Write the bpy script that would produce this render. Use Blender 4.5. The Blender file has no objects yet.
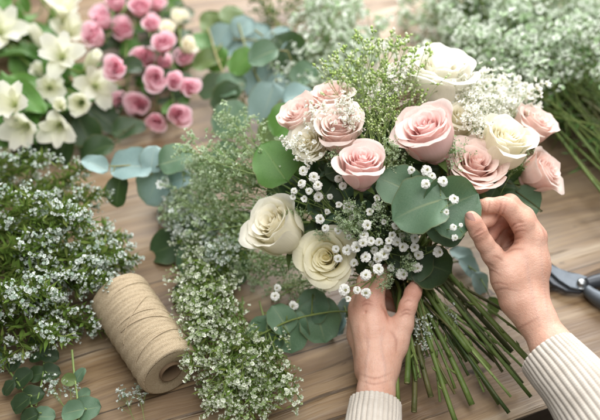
import bpy, math, random
import numpy as np
from mathutils import Vector, Matrix

random.seed(7)
scene = bpy.context.scene
COL = scene.collection
PI = math.pi

# ------------------------------------------------------------------ camera frame
FOCAL = 833.0                       # focal length in photo pixels (600 wide)
CAM = np.array([0.0, -0.813, 0.813])
S45 = math.sqrt(0.5)
FWD = np.array([0.0, S45, -S45]); RGT = np.array([1.0, 0, 0]); UPV = np.array([0.0, S45, S45])

def ray(px, py):
    return RGT * ((px - 300) / FOCAL) + UPV * (-(py - 210) / FOCAL) + FWD
def PD(px, py, d):                  # a spot at distance d in front of the lens
    return CAM + ray(px, py) * d
def P(px, py, z=0.0):               # a spot at height z over the table
    r = ray(px, py)
    return CAM + r * ((z - CAM[2]) / r[2])
def depth_of(p):
    return float(np.dot(np.asarray(p) - CAM, FWD))
def vdir(b, c, a=None):             # direction: b to the right, c up, the rest towards the viewer
    if a is None: a = math.sqrt(max(0.02, 1 - min(.98, b * b + c * c)))
    v = RGT * b + UPV * c - FWD * a
    return v / np.linalg.norm(v)
def nrm(v):
    v = np.asarray(v, float); return v / (np.linalg.norm(v) + 1e-12)
def dome(px, py):                   # surface of the bouquet
    q = 1 - ((px - 395) / 155) ** 2 - ((py - 185) / 122) ** 2
    return 1.02 - 0.125 * math.sqrt(max(0, q))

def frame(z, hint=None):
    z = nrm(z)
    h = np.array(hint if hint is not None else (0.31, 0.2, 0.93), float)
    x = np.cross(h, z)
    if np.linalg.norm(x) < 1e-3: x = np.cross((1, 0, 0), z)
    x = nrm(x); y = np.cross(z, x)
    return x, y, z
def mat(loc, x, y, z, s=1.0):
    return Matrix(((x[0]*s, y[0]*s, z[0]*s, loc[0]), (x[1]*s, y[1]*s, z[1]*s, loc[1]), (x[2]*s, y[2]*s, z[2]*s, loc[2]), (0, 0, 0, 1)))
def place(base, direction, s=1.0, roll=0.0, hint=None):
    x, y, z = frame(direction, hint)
    c, q = math.cos(roll), math.sin(roll)
    return mat(base, x*c + y*q, y*c - x*q, z, s)

# ------------------------------------------------------------------ mesh builder
class MB:
    def __init__(self):
        self.v = []; self.q = []; self.t = []; self.a = []; self.n = 0
    def add(self, v, quads=None, tris=None, lp=None):
        v = np.asarray(v, np.float32).reshape(-1, 3)
        self.v.append(v)
        if lp is None: lp = np.zeros_like(v)
        lp = np.asarray(lp, np.float32)
        if lp.ndim == 1: lp = np.tile(lp, (len(v), 1))
        self.a.append(lp)
        if quads is not None and len(quads): self.q.append(np.asarray(quads, np.int32) + self.n)
        if tris is not None and len(tris): self.t.append(np.asarray(tris, np.int32) + self.n)
        self.n += len(v)
    def grid(self, pts, lp):         # pts (nu, nv, 3)
        nu, nv = pts.shape[:2]
        self.add(pts.reshape(-1, 3), quads=gridq(nu, nv), lp=lp.reshape(-1, 3))
    def tube(self, pts, rad, sides=5, rnd=0.0, cap=True):
        pts = np.asarray(pts, float); n = len(pts)
        rad = np.atleast_1d(np.asarray(rad, float))
        rad = np.interp(np.linspace(0, 1, n), np.linspace(0, 1, len(rad)), rad) if len(rad) > 1 else np.full(n, rad[0])
        tan = np.gradient(pts, axis=0); tan /= (np.linalg.norm(tan, axis=1, keepdims=True) + 1e-12)
        x, y, _ = frame(tan[0]); ang = np.linspace(0, 2*PI, sides, endpoint=False)
        rows = []
        for i in range(n):
            x = nrm(x - tan[i]*np.dot(x, tan[i])); y = np.cross(tan[i], x)
            rows.append(pts[i] + rad[i]*(np.cos(ang)[:, None]*x + np.sin(ang)[:, None]*y))
        v = np.concatenate(rows)
        q = []
        for i in range(n-1):
            for k in range(sides):
                k2 = (k+1) % sides
                q.append((i*sides+k, i*sides+k2, (i+1)*sides+k2, (i+1)*sides+k))
        lp = np.zeros((len(v)+2, 3)); lp[:, 1] = np.append(np.repeat(np.linspace(0, 1, n), sides), [0, 1]); lp[:, 2] = rnd; lp[-2:, 0] = 1
        t = []
        if cap:
            v = np.vstack([v, pts[0], pts[-1]]); e = n*sides
            for k in range(sides):
                t.append((e, (k+1) % sides, k)); t.append((e+1, (n-1)*sides+k, (n-1)*sides+(k+1) % sides))
        else: lp = lp[:-2]
        self.add(v, q, t, lp)
    def mesh(self, name, material, smooth=True):
        v = np.concatenate(self.v) if self.v else np.zeros((0, 3), np.float32)
        q = np.concatenate(self.q) if self.q else np.zeros((0, 4), np.int32)
        t = np.concatenate(self.t) if self.t else np.zeros((0, 3), np.int32)
        me = bpy.data.meshes.new(name)
        me.vertices.add(len(v)); me.vertices.foreach_set('co', v.ravel())
        me.loops.add(q.size + t.size)
        me.loops.foreach_set('vertex_index', np.concatenate([q.ravel(), t.ravel()]).astype(np.int32))
        me.polygons.add(len(q) + len(t))
        st = np.concatenate([np.arange(len(q))*4, len(q)*4 + np.arange(len(t))*3]).astype(np.int32)
        me.polygons.foreach_set('loop_start', st)
        me.polygons.foreach_set('use_smooth', np.full(len(st), smooth))
        at = me.attributes.new('lp', 'FLOAT_VECTOR', 'POINT')
        at.data.foreach_set('vector', np.concatenate(self.a).astype(np.float32).ravel())
        me.materials.append(material)
        me.update(calc_edges=True); me.validate()
        return me
_gq = {}
def gridq(nu, nv):
    if (nu, nv) not in _gq:
        i, j = np.meshgrid(np.arange(nu-1), np.arange(nv-1), indexing='ij')
        a = (i*nv + j).ravel()
        _gq[nu, nv] = np.stack([a, a+nv, a+nv+1, a+1], 1)
    return _gq[nu, nv]
def bez(p0, p1, p2, p3, n=10):
    t = np.linspace(0, 1, n)[:, None]
    return (1-t)**3*np.asarray(p0) + 3*t*(1-t)**2*np.asarray(p1) + 3*t*t*(1-t)*np.asarray(p2) + t**3*np.asarray(p3)
def spline(pts, n=8):               # Catmull-Rom through pts
    p = np.asarray(pts, float); p = np.vstack([2*p[0]-p[1], p, 2*p[-1]-p[-2]]); out = []
    for i in range(1, len(p)-2):
        t = np.linspace(0, 1, n, endpoint=(i == len(p)-3))[:, None]
        out.append(.5*((2*p[i]) + (p[i+1]-p[i-1])*t + (2*p[i-1]-5*p[i]+4*p[i+1]-p[i+2])*t*t + (-p[i-1]+3*p[i]-3*p[i+1]+p[i+2])*t**3))
    return np.concatenate(out)

# ------------------------------------------------------------------ scene tree
def thing(name, label, cat, loc, group=None):
    o = bpy.data.objects.new(name, None); COL.objects.link(o)
    o.location = Vector([float(c) for c in loc]); o.empty_display_size = .02
    o['label'] = label; o['category'] = cat
    if group: o['group'] = group
    o['_loc'] = [float(c) for c in loc]
    return o
def part(name, me, parent, M=None, kind=None, label=None, base=None):
    """a mesh under a thing (or under a part); M is where it stands in the world"""
    o = bpy.data.objects.new(name, me); COL.objects.link(o)
    o.parent = parent
    base = Vector(parent['_loc']) if base is None else Vector(base)
    o.matrix_basis = Matrix.Translation(-base) @ (M if M is not None else Matrix.Identity(4))
    if kind: o['kind'] = kind
    if label: o['label'] = label
    return o
def single(name, me, label, cat, group=None, M=None):
    o = bpy.data.objects.new(name, me); COL.objects.link(o)
    if M is not None: o.matrix_basis = M
    o['label'] = label; o['category'] = cat
    if group: o['group'] = group
    return o

# ------------------------------------------------------------------ materials
def lin(r, g, b):
    f = lambda c: (c/255/12.92) if c/255 <= .04045 else ((c/255+.055)/1.055)**2.4
    return (f(r), f(g), f(b), 1)
class NT:
    def __init__(self, name):
        self.m = bpy.data.materials.new(name); self.m.use_nodes = True
        self.t = self.m.node_tree; self.t.nodes.clear()
        self.out = self.n('ShaderNodeOutputMaterial')
    def n(self, kind, **kw):
        nd = self.t.nodes.new(kind)
        for k, v in kw.items(): setattr(nd, k, v)
        return nd
    def l(self, a, b): self.t.links.new(a, b)
    def val(self, nd, **kw):
        for k, v in kw.items():
            s = nd.inputs[k.replace('_', ' ')]
            if hasattr(v, 'node'): self.l(v, s)
            else: s.default_value = v
        return nd
    def math(self, op, a, b=None, c=None):
        nd = self.n('ShaderNodeMath', operation=op)
        for i, v in enumerate((a, b, c)):
            if v is None: continue
            if hasattr(v, 'node'): self.l(v, nd.inputs[i])
            else: nd.inputs[i].default_value = v
        return nd.outputs[0]
    def mix(self, f, a, b, blend='MIX'):
        nd = self.n('ShaderNodeMix', data_type='RGBA', blend_type=blend)
        for s, v in ((nd.inputs[0], f), (nd.inputs[6], a), (nd.inputs[7], b)):
            if hasattr(v, 'node'): self.l(v, s)
            else: s.default_value = v
        return nd.outputs[2]
    def ramp(self, f, *stops):
        nd = self.n('ShaderNodeValToRGB'); e = nd.color_ramp.elements
        while len(e) < len(stops): e.new(.5)
        for k, (p, c) in enumerate(stops): e[k].position = p; e[k].color = c if not isinstance(c, (int, float)) else (c, c, c, 1)
        self.l(f, nd.inputs[0]); return nd.outputs[0]
    def lp(self):
        a = self.n('ShaderNodeAttribute', attribute_name='lp')
        s = self.n('ShaderNodeSeparateXYZ'); self.l(a.outputs['Vector'], s.inputs[0])
        return s.outputs[0], s.outputs[1], s.outputs[2]
    def noise(self, scale, detail=3, vec=None, rough=.5, dist=0):
        nd = self.n('ShaderNodeTexNoise'); self.val(nd, Scale=scale, Detail=detail, Roughness=rough, Distortion=dist)
        if vec is None: vec = self.n('ShaderNodeTexCoord').outputs['Object']
        self.l(vec, nd.inputs['Vector']); return nd.outputs['Fac']
    def rand(self): return self.n('ShaderNodeObjectInfo').outputs['Random']
    def bump(self, h, strength, dist):
        nd = self.n('ShaderNodeBump'); self.val(nd, Height=h, Strength=strength, Distance=dist); return nd.outputs[0]
    def finish(self, col, rough=.5, trans=0.0, tcol=None, normal=None, spec=.5, **kw):
        p = self.n('ShaderNodeBsdfPrincipled'); self.val(p, Base_Color=col, Roughness=rough, Specular_IOR_Level=spec, **kw)
        if normal is not None: self.l(normal, p.inputs['Normal'])
        sh = p.outputs[0]
        if trans:
            t = self.n('ShaderNodeBsdfTranslucent'); self.val(t, Color=tcol if tcol is not None else col)
            m = self.n('ShaderNodeMixShader'); m.inputs[0].default_value = trans
            self.l(sh, m.inputs[1]); self.l(t.outputs[0], m.inputs[2]); sh = m.outputs[0]
        self.l(sh, self.out.inputs[0]); return self.m

def petal_mat(name, inner, outer, rim, base=(150, 165, 90), trans=.42):
    k = NT(name); u, v, t = k.lp()
    c = k.mix(k.ramp(t, (0, 0), (.75, 1)), lin(*inner), lin(*outer))
    c = k.mix(k.ramp(v, (.62, 0), (1, .8)), c, lin(*rim))
    c = k.mix(k.ramp(v, (0, .8), (.3, 0)), c, lin(*base))
    mp = k.n('ShaderNodeCombineXYZ'); k.l(k.math('MULTIPLY', u, 14), mp.inputs[0]); k.l(k.math('MULTIPLY', v, 1.2), mp.inputs[1]); k.l(k.math('MULTIPLY', t, 20), mp.inputs[2])
    st = k.noise(1.6, 3, mp.outputs[0])
    c = k.mix(k.math('MULTIPLY', k.ramp(st, (.35, 0), (.75, 1)), .26), c, lin(*[max(0, x-20) for x in outer]))
    br = k.ramp(k.noise(150, 4), (.62, 0), (.74, .28)); c = k.mix(k.math('MULTIPLY', br, k.ramp(v, (.6, 0), (1, 1))), c, lin(226, 196, 150))
    return k.finish(c, rough=.55, trans=trans, tcol=c, normal=k.bump(st, .25, .0012), spec=.3)

def leaf_mat(name, c1, c2, vein, under, rough=.45, trans=.16, bloomy=0.0):
    k = NT(name); u, v, r = k.lp()
    o = k.rand()
    n = k.noise(38, 4)
    c = k.mix(k.ramp(k.math('ADD', k.math('MULTIPLY', n, .6), k.math('MULTIPLY', o, .5)), (.25, 0), (.85, 1)), lin(*c1), lin(*c2))
    wax = k.ramp(k.noise(75, 5, rough=.65, dist=.6), (.42, 0), (.62, 1))
    c = k.mix(k.math('MULTIPLY', wax, .20), c, lin(*[min(255, x+46) for x in c2]))
    au = k.math('ABSOLUTE', u)
    side = k.math('SINE', k.math('MULTIPLY', k.math('SUBTRACT', v, k.math('MULTIPLY', au, .45)), 42))
    sv = k.math('MULTIPLY', k.ramp(side, (.86, 0), (1, 1)), k.ramp(au, (.1, .5), (.95, .0)))
    mid = k.math('MULTIPLY', k.ramp(au, (.02, 1), (.06, 0)), k.ramp(v, (.0, 1), (.95, .15)))
    vv = k.math('MAXIMUM', mid, k.math('MULTIPLY', sv, .22))
    c = k.mix(k.math('MULTIPLY', vv, .7), c, lin(*vein))
    # worn, reddish margin and small specks, as the leaf grows them
    ed = k.math('MULTIPLY', k.ramp(au, (.93, 0), (1, .55)), 1)
    c = k.mix(ed, c, lin(120, 112, 70))
    sp = k.noise(330, 2); c = k.mix(k.ramp(sp, (.66, 0), (.74, .35)), c, lin(*vein))
    g = k.n('ShaderNodeNewGeometry')
    c = k.mix(k.math('MULTIPLY', g.outputs['Backfacing'], .75), c, lin(*under))
    h = k.math('ADD', k.math('MULTIPLY', vv, -.6), k.math('MULTIPLY', k.noise(160, 3), .35))
    return k.finish(c, rough=rough, trans=trans, tcol=k.mix(.5, c, lin(120, 160, 60)), normal=k.bump(h, .35, .0012), spec=.5)

def stem_mat(name, c1, c2, rough=.5):
    k = NT(name); n = k.noise(45, 3); u, v, r = k.lp()
    c = k.mix(k.ramp(k.math('ADD', k.math('MULTIPLY', n, .7), k.math('MULTIPLY', r, .4)), (.3, 0), (.8, 1)), lin(*c1), lin(*c2))
    c = k.mix(k.ramp(u, (.1, 0), (.5, .9)), c, lin(196, 200, 148))
    br = k.ramp(k.noise(70, 5, rough=.7), (.58, 0), (.7, .6)); c = k.mix(br, c, lin(96, 82, 48))
    return k.finish(c, rough=rough, normal=k.bump(k.noise(260, 3), .45, .0014), spec=.35)

def floret_mat(name, tip, core, alt, trans=.25):
    k = NT(name); u, v, r = k.lp()
    c = k.mix(k.ramp(v, (.05, 0), (.55, 1)), lin(*core), lin(*tip))
    c = k.mix(k.ramp(r, (.45, 0), (.95, .85)), c, lin(*alt))
    return k.finish(c, rough=.7, trans=trans, tcol=c, spec=.2)

M = {}
M['rose_white'] = petal_mat('ivory rose petals', (253, 246, 220), (254, 251, 240), (254, 253, 248), base=(226, 230, 182))
M['rose_cream'] = petal_mat('cream rose petals', (252, 243, 208), (253, 249, 231), (254, 251, 240), base=(222, 226, 172))
M['rose_yellow'] = petal_mat('butter cream rose petals', (248, 236, 180), (252, 246, 214), (253, 250, 230), base=(214, 218, 150))
M['rose_pink'] = petal_mat('pink rose petals', (250, 188, 190), (253, 226, 221), (254, 238, 232), base=(246, 226, 206))
M['rose_peach'] = petal_mat('peach pink rose petals', (251, 206, 199), (253, 230, 221), (254, 240, 232), base=(246, 224, 204))
M['rose_blush'] = petal_mat('blush rose petals', (251, 214, 207), (253, 232, 224), (254, 240, 233), base=(246, 236, 216))
M['rose_hot'] = petal_mat('spray rose petals', (249, 172, 194), (253, 212, 223), (254, 230, 236), base=(238, 212, 198))
M['lily'] = petal_mat('white alstroemeria petals', (246, 246, 220), (249, 249, 234), (251, 251, 242), base=(196, 210, 120), trans=.4)
M['euc'] = leaf_mat('eucalyptus leaf', (74, 106, 78), (100, 130, 102), (160, 170, 128), (122, 142, 124))
M['euc_pale'] = leaf_mat('silver eucalyptus leaf', (116, 146, 144), (146, 172, 170), (172, 188, 170), (132, 160, 158), rough=.5)
M['euc_dark'] = leaf_mat('deep green leaf', (36, 58, 33), (54, 80, 45), (112, 132, 84), (84, 108, 84))
M['leaf_green'] = leaf_mat('fresh green leaf', (70, 116, 50), (96, 142, 62), (130, 158, 88), (110, 145, 90), trans=.25)
M['leaf_olive'] = leaf_mat('olive leaf', (86, 110, 58), (112, 132, 74), (150, 160, 100), (120, 140, 96), trans=.25)
M['stem'] = stem_mat('green stem', (78, 100, 44), (118, 132, 68))
M['stem_dark'] = stem_mat('dark stem', (56, 72, 34), (98, 94, 56))
M['stem_light'] = stem_mat('light stem', (116, 142, 76), (146, 164, 100))
M['stem_tan'] = stem_mat('tan stem', (150, 138, 92), (128, 136, 84))
M['gyp'] = floret_mat('baby breath petals', (251, 251, 247), (176, 172, 96), (244, 246, 236))
M['gyp_core'] = floret_mat('baby breath small heads', (240, 243, 230), (146, 170, 98), (160, 184, 118))
M['gyp_mint'] = floret_mat('pale mint heads', (244, 248, 240), (126, 162, 96), (170, 200, 148))
M['gyp_left'] = floret_mat('white filler heads', (238, 243, 240), (146, 168, 132), (172, 194, 176))
M['green_bud'] = floret_mat('green filler buds', (184, 208, 124), (116, 152, 62), (244, 246, 224))
M['grey_bud'] = floret_mat('grey green filler buds', (206, 220, 190), (122, 152, 96), (156, 182, 130))
M['needle'] = floret_mat('needle foliage', (104, 132, 56), (70, 92, 36), (128, 140, 72), trans=.3)
M['needle_dark'] = floret_mat('fine dark foliage', (78, 116, 60), (48, 78, 36), (104, 134, 70), trans=.25)

def wood():
    k = NT('oak table wood')
    tc = k.n('ShaderNodeTexCoord').outputs['Object']
    s = k.n('ShaderNodeSeparateXYZ'); k.l(tc, s.inputs[0])
    W = .165
    yw = k.math('DIVIDE', s.outputs[1], W)
    pid = k.math('FLOOR', yw); fr = k.math('FRACT', yw)
    wn = k.n('ShaderNodeTexWhiteNoise', noise_dimensions='1D'); k.l(pid, wn.inputs['W'])
    pr = wn.outputs['Value']
    warp = k.noise(3.2, 3, tc)
    def vec(sx, sy, off):
        c = k.n('ShaderNodeCombineXYZ')
        k.l(k.math('ADD', k.math('MULTIPLY', s.outputs[0], sx), k.math('MULTIPLY', pr, off)), c.inputs[0])
        k.l(k.math('ADD', k.math('MULTIPLY', s.outputs[1], sy), k.math('MULTIPLY', warp, sy*.05)), c.inputs[1])
        k.l(pr, c.inputs[2]); return c.outputs[0]
    g1 = k.noise(1, 6, vec(2.0, 26, 31), .6, .6)
    g2 = k.noise(1, 4, vec(9, 210, 17), .6)
    g3 = k.noise(1, 3, vec(5, 95, 53), .5, .3)
    blot = k.noise(4.5, 3, vec(1.5, 3.5, 11))
    c = k.ramp(g1, (.30, lin(74, 52, 30)), (.43, lin(114, 89, 59)), (.55, lin(149, 123, 89)), (.72, lin(182, 166, 143)))
    c = k.mix(k.math('MULTIPLY', k.ramp(g2, (.38, 1), (.56, 0)), .5), c, lin(98, 72, 48))
    c = k.mix(k.math('MULTIPLY', k.ramp(blot, (.35, 0), (.7, 1)), .3), c, lin(174, 160, 140))
    c = k.mix(k.math('MULTIPLY', pr, .22), c, lin(112, 86, 64))
    crack = k.ramp(g3, (.29, 1), (.37, 0))
    c = k.mix(k.math('MULTIPLY', crack, .75), c, lin(52, 38, 27))
    kn = k.ramp(k.noise(1, 2, vec(17, 52, 71), .5, .8), (.70, 0), (.76, 1)); c = k.mix(k.math('MULTIPLY', kn, .8), c, lin(46, 33, 22))
    scr = k.ramp(k.noise(1, 2, vec(3.5, 330, 91), .4), (.70, 0), (.74, 1)); c = k.mix(k.math('MULTIPLY', scr, .35), c, lin(206, 186, 156))
    gap = k.math('MULTIPLY', k.math('LESS_THAN', fr, .010), 1.0)
    c = k.mix(k.math('MULTIPLY', gap, .8), c, lin(40, 29, 20))
    h = k.math('SUBTRACT', k.math('ADD', k.math('MULTIPLY', g2, .5), k.math('MULTIPLY', g1, .6)), k.math('ADD', crack, k.math('MULTIPLY', gap, 1.6)))
    r = k.math('ADD', .36, k.math('MULTIPLY', g2, .2))
    return k.finish(c, rough=r, normal=k.bump(h, .7, .002), spec=.5)
M['wood'] = wood()

def skin():
    k = NT('skin'); red, v, r = k.lp()
    n = k.noise(45, 4); n2 = k.noise(420, 3)
    c = k.mix(k.ramp(n, (.3, 0), (.75, 1)), lin(212, 163, 140), lin(233, 191, 170))
    c = k.mix(k.math('MULTIPLY', red, .5), c, lin(212, 134, 118))
    n3 = k.noise(120, 4, rough=.65); c = k.mix(k.ramp(n3, (.48, 0), (.7, .24)), c, lin(202, 140, 116))
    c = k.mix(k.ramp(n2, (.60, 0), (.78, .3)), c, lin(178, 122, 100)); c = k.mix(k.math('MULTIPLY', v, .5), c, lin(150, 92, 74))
    c = k.mix(k.math('MULTIPLY', r, .28), c, lin(176, 150, 146))
    vo = k.n('ShaderNodeTexVoronoi'); k.val(vo, Scale=900.0); k.l(k.n('ShaderNodeTexCoord').outputs['Object'], vo.inputs['Vector'])
    h = k.math('ADD', k.math('MULTIPLY', vo.outputs['Distance'], .5), k.math('ADD', n2, k.math('MULTIPLY', n3, 1.2)))
    return k.finish(c, rough=.48, normal=k.bump(h, .34, .0012), spec=.42, Subsurface_Weight=.18, Subsurface_Radius=(.006, .0022, .0012), Subsurface_Scale=1.0)
M['skin'] = skin()
def nailm():
    k = NT('fingernail'); return k.finish(lin(232, 180, 168), rough=.22, spec=.5)
M['nail'] = nailm()
def knit():
    k = NT('cream knit'); u, v, r = k.lp()
    st = k.math('SINE', k.math('MULTIPLY', v, 2*PI))           # v counts stitches along the sleeve
    n = k.noise(700, 3); n2 = k.noise(60, 3)
    c = k.mix(k.ramp(n2, (.3, 0), (.7, 1)), lin(198, 189, 177), lin(215, 207, 196))
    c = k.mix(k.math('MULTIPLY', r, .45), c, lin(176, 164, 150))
    h = k.math('ADD', k.math('MULTIPLY', st, .22), n)
    return k.finish(c, rough=.9, normal=k.bump(h, .5, .0009), spec=.15, Sheen_Weight=.25, Sheen_Roughness=.5)
M['knit'] = knit()
def twine():
    k = NT('jute twine'); n = k.noise(700, 3); n2 = k.noise(38, 3); u, v, r = k.lp()
    c = k.mix(k.ramp(n, (.3, 0), (.72, 1)), lin(168, 150, 122), lin(196, 180, 154))
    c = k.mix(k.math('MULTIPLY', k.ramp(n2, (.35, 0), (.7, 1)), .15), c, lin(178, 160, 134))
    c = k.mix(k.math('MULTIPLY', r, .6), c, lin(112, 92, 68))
    return k.finish(c, rough=.9, normal=k.bump(n, .5, .001), spec=.15)
M['twine'] = twine()
def plain(name, c, rough=.5, metal=0, bump=0, spec=.5):
    k = NT(name); n = k.noise(90, 4)
    cc = k.mix(k.math('MULTIPLY', n, .35), lin(*c), lin(*[x*.72 for x in c]))
    rr = k.math('ADD', rough-.06, k.math('MULTIPLY', n, .14))
    return k.finish(cc, rough=rr, Metallic=metal, spec=spec, normal=k.bump(k.noise(400, 2), bump, .0006) if bump else None)
M['card'] = plain('brown cardboard', (120, 98, 74), .85, bump=.4)
M['steel'] = plain('blade steel', (98, 105, 112), .5, .55)
M['steel_dark'] = plain('dark coated steel', (64, 68, 74), .42, .3)
M['screw'] = plain('polished screw', (170, 174, 176), .34, 1)
M['floor'] = plain('dark floor', (40, 33, 28), .7)

# ------------------------------------------------------------------ table
A0, A1 = P(519, 419), P(552, 407.5)
ed = nrm([A1[0]-A0[0], A1[1]-A0[1], 0]); back = np.array([-ed[1], ed[0], 0])
tbl = thing('wooden_table', 'weathered oak plank table strewn with cut flowers and greenery', 'table', (A0[0], A0[1], 0))
def tabletop():
    m = MB(); nx = 40; prof = [(0, -.045), (0, -.004), (.0012, -.0012), (.004, 0), (1.6, 0), (1.6, -.045)]
    xs = np.linspace(-1.5, 1.5, nx)
    rr = random.Random(3)
    pts = np.array([[(x, y + (rr.uniform(-.0012, .0012) if y < .01 else 0), z) for (y, z) in prof] for x in xs])
    m.grid(pts, np.zeros_like(pts)); return m.mesh('tabletop', M['wood'], False)
Mt = Matrix(((ed[0], back[0], 0, A0[0]), (ed[1], back[1], 0, A0[1]), (0, 0, 1, 0), (0, 0, 0, 1)))
part('tabletop', tabletop(), tbl, Mt)
ap = MB()
def box(m, c, s, lp=(0, 0, 0)):
    c = np.array(c); s = np.array(s)/2
    v = [c + s*np.array(k) for k in ((-1,-1,-1),(1,-1,-1),(1,1,-1),(-1,1,-1),(-1,-1,1),(1,-1,1),(1,1,1),(-1,1,1))]
    m.add(v, [(0,3,2,1),(4,5,6,7),(0,1,5,4),(1,2,6,5),(2,3,7,6),(3,0,4,7)], lp=np.array(lp, float))
box(ap, (0, .09, -.092), (2.7, .03, .09)); part('apron', ap.mesh('apron', M['wood'], False), tbl, Mt)
fl = MB(); fl.add([(-4, -4, -.76), (4, -4, -.76), (4, 4, -.76), (-4, 4, -.76)], [(0, 1, 2, 3)])
fo = bpy.data.objects.new('floor', fl.mesh('floor', M['floor'])); COL.objects.link(fo); fo['kind'] = 'structure'

# ------------------------------------------------------------------ flower parts
def rose_mesh(name, mt, seed, n=26, open_=.7, nu=11, nv=12):
    """cup of petals: a tight bud in the middle, broad petals with rolled lips round it"""
    rg = np.random.RandomState(seed); m = MB()
    u = np.linspace(-1, 1, nu)[:, None]*np.ones((1, nv)); v = np.linspace(0, 1, nv)[None, :]**.85*np.ones((nu, 1))
    ph = rg.uniform(0, 6)
    for i in range(n):
        t = i/(n-1)
        ph += 2.39996 + rg.uniform(-.35, .35)
        r0 = .06 + .64*t**1.15 + rg.uniform(-.012, .012)
        h = (1.62 - .28*open_ - .10*(1-t)**2 - .30*open_*t**1.6)*(1+rg.uniform(-.05, .05))
        span = (1.9*(1-t) + .98*t)*rg.uniform(.9, 1.1)
        wv = (.45 + .55*np.sin(np.minimum(1, v/.6)*PI/2))*np.sqrt(np.clip(1 - (np.maximum(0, v-.62)/.38*.66)**2.2, 0, 1))
        ang = ph + u*span*wv
        vv = v*(1 - .13*np.abs(u)**2.6)
        belly = np.sin(np.minimum(1, vv/.55)*PI/2)
        rho = r0*(.26 + .74*belly) - .16*(1-t)**1.5*r0*np.maximum(0, vv-.5)/.5
        top = np.maximum(0, vv-.5)/.5
        flare = (.02 + .34*open_*t**1.2)*(1+rg.uniform(-.45, .45))
        rho = rho + flare*top**1.7
        lip = np.maximum(0, vv-.84)/.16                               # the lip rolls outward and down
        roll = (.03 + .13*t**.8)*rg.uniform(.5, 1.4)
        z = h*(vv**.95) - (.05 + .16*open_)*t*top**2.2 - roll*.75*lip**2
        rho = rho + roll*lip**1.2*.8
        z = z + .055*t*np.exp(-(u/.22)**2)*lip                        # faint point
        rho = rho + .05*u*vv*(1-.5*t) + (.01+.03*t)*np.sin(u*3.2*rg.uniform(.7, 1.3)+rg.uniform(0, 6))*vv**3
        z = z + (.012+.02*t)*np.sin(u*5.1+rg.uniform(0, 6))*vv**3 + .016*np.sin(u*11+rg.uniform(0, 6))*lip + .010*np.sin(u*23+rg.uniform(0, 6))*lip
        rho = rho + .09*t*open_*np.abs(u)**3*vv
        pts = np.stack([rho*np.cos(ang), rho*np.sin(ang), z], 2)
        tt = np.clip(t + rg.uniform(-.1, .1), 0, 1)
        m.grid(pts, np.stack([u, v, np.full_like(u, tt)], 2))
    # fleshy heart under the petals
    a = np.linspace(0, 2*PI, 14)
    pr = [(.02, -.02), (.26, .0), (.36, .15), (.28, .5), (.15, .85), (.075, 1.1), (.01, 1.16)]
    g = np.array([[(r*math.cos(x), r*math.sin(x), z) for r, z in pr] for x in a]); m.grid(g, np.tile(np.array([0, .6, .2]), (14, 7, 1)))
    return m.mesh(name, mt)
def calyx_mesh(seed):
    rg = np.random.RandomState(seed); m = MB()
    a = np.linspace(0, 2*PI, 10)
    prof = [(0.05, -.16), (.16, -.12), (.22, -.02), (.25, .06)]
    pts = np.array([[(r*math.cos(x), r*math.sin(x), z) for r, z in prof] for x in a]); m.grid(pts, np.zeros_like(pts))
    for k in range(5):
        ph = k*2*PI/5 + rg.uniform(-.2, .2); L = rg.uniform(.55, .8); out = rg.uniform(.5, 1.0)
        s = np.linspace(0, 1, 7); u = np.linspace(-1, 1, 4)
        pts = np.zeros((4, 7, 3))
        for a_, uu in enumerate(u):
            w = .15*np.sin(np.clip(s*.92+.1, 0, 1)*PI)**.8*uu*(1-s*.5)
            r = .2 + L*s*(.35+.5*out*s); z = .02 + L*s*(.55-.9*out*s) + .03*abs(uu)
            pts[a_] = np.stack([r*math.cos(ph)-w*math.sin(ph), r*math.sin(ph)+w*math.cos(ph), z], 1)
        m.grid(pts, np.zeros((4, 7, 3)))
    return m.mesh('calyx', M['stem'])
CALYX = [calyx_mesh(k) for k in range(3)]

def leaf_mesh(name, mt, seed, kind='round', nu=9, nv=13, curl=.15, fold=.10, wob=.03):
    """leaf lying along +Y from its stalk, facing +Z; one unit long"""
    rg = np.random.RandomState(seed); m = MB()
    u = np.linspace(-1, 1, nu)[:, None]*np.ones((1, nv)); v = np.linspace(0, 1, nv)[None, :]*np.ones((nu, 1))
    if kind == 'round': hw = .50*np.clip(1-(2*v-1)**2, 0, 1)**.42*(1.04-.12*v)
    elif kind == 'oval': hw = .36*np.clip(1-(2*v-1)**2, 0, 1)**.5*(1.1-.2*v)
    elif kind == 'heart': hw = .56*np.clip(1-(2*v-1)**2, 0, 1)**.45*(1.18-.42*v)
    else: hw = .17*np.sin(PI*np.clip(v, .0, 1)**.8)**.85
    hw = hw*(1 + .035*np.sin(v*rg.uniform(9, 15)+rg.uniform(0, 6)) + .02*np.sin(v*27+rg.uniform(0, 6)))
    y = v - (.09*np.abs(u)**2*(1-v)**2 if kind in ('round', 'heart') else 0)
    x = u*hw
    z = fold*np.abs(x)**1.4*2 - curl*v*v + wob*np.sin(v*6+rg.uniform(0, 6))*u*hw*2 + wob*.8*np.sin(v*9+u*3+rg.uniform(0, 6))*np.abs(u)
    x = x + .03*np.sin(v*3+rg.uniform(0, 6))
    m.grid(np.stack([x, y, z], 2), np.stack([u, v, np.full_like(u, rg.rand())], 2))
    if kind in ('round', 'heart', 'oval'):     # stalk
        m.tube(np.array([(0, -.14, -.03), (0, -.05, -.004), (0, .06, -.006)]), [.018, .016, .012], 4)
    return m.mesh(name, mt)
LEAF = {}
for mk in ('euc', 'euc_pale', 'euc_dark', 'leaf_green', 'leaf_olive'):
    for kd in ('round', 'oval', 'heart'):
        LEAF[mk, kd] = [leaf_mesh('leaf', M[mk], 31*k+len(mk)+len(kd), kd, curl=random.uniform(.02, .26), fold=random.uniform(.10, .40), wob=random.uniform(.03, .075)) for k in range(3)]
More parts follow.
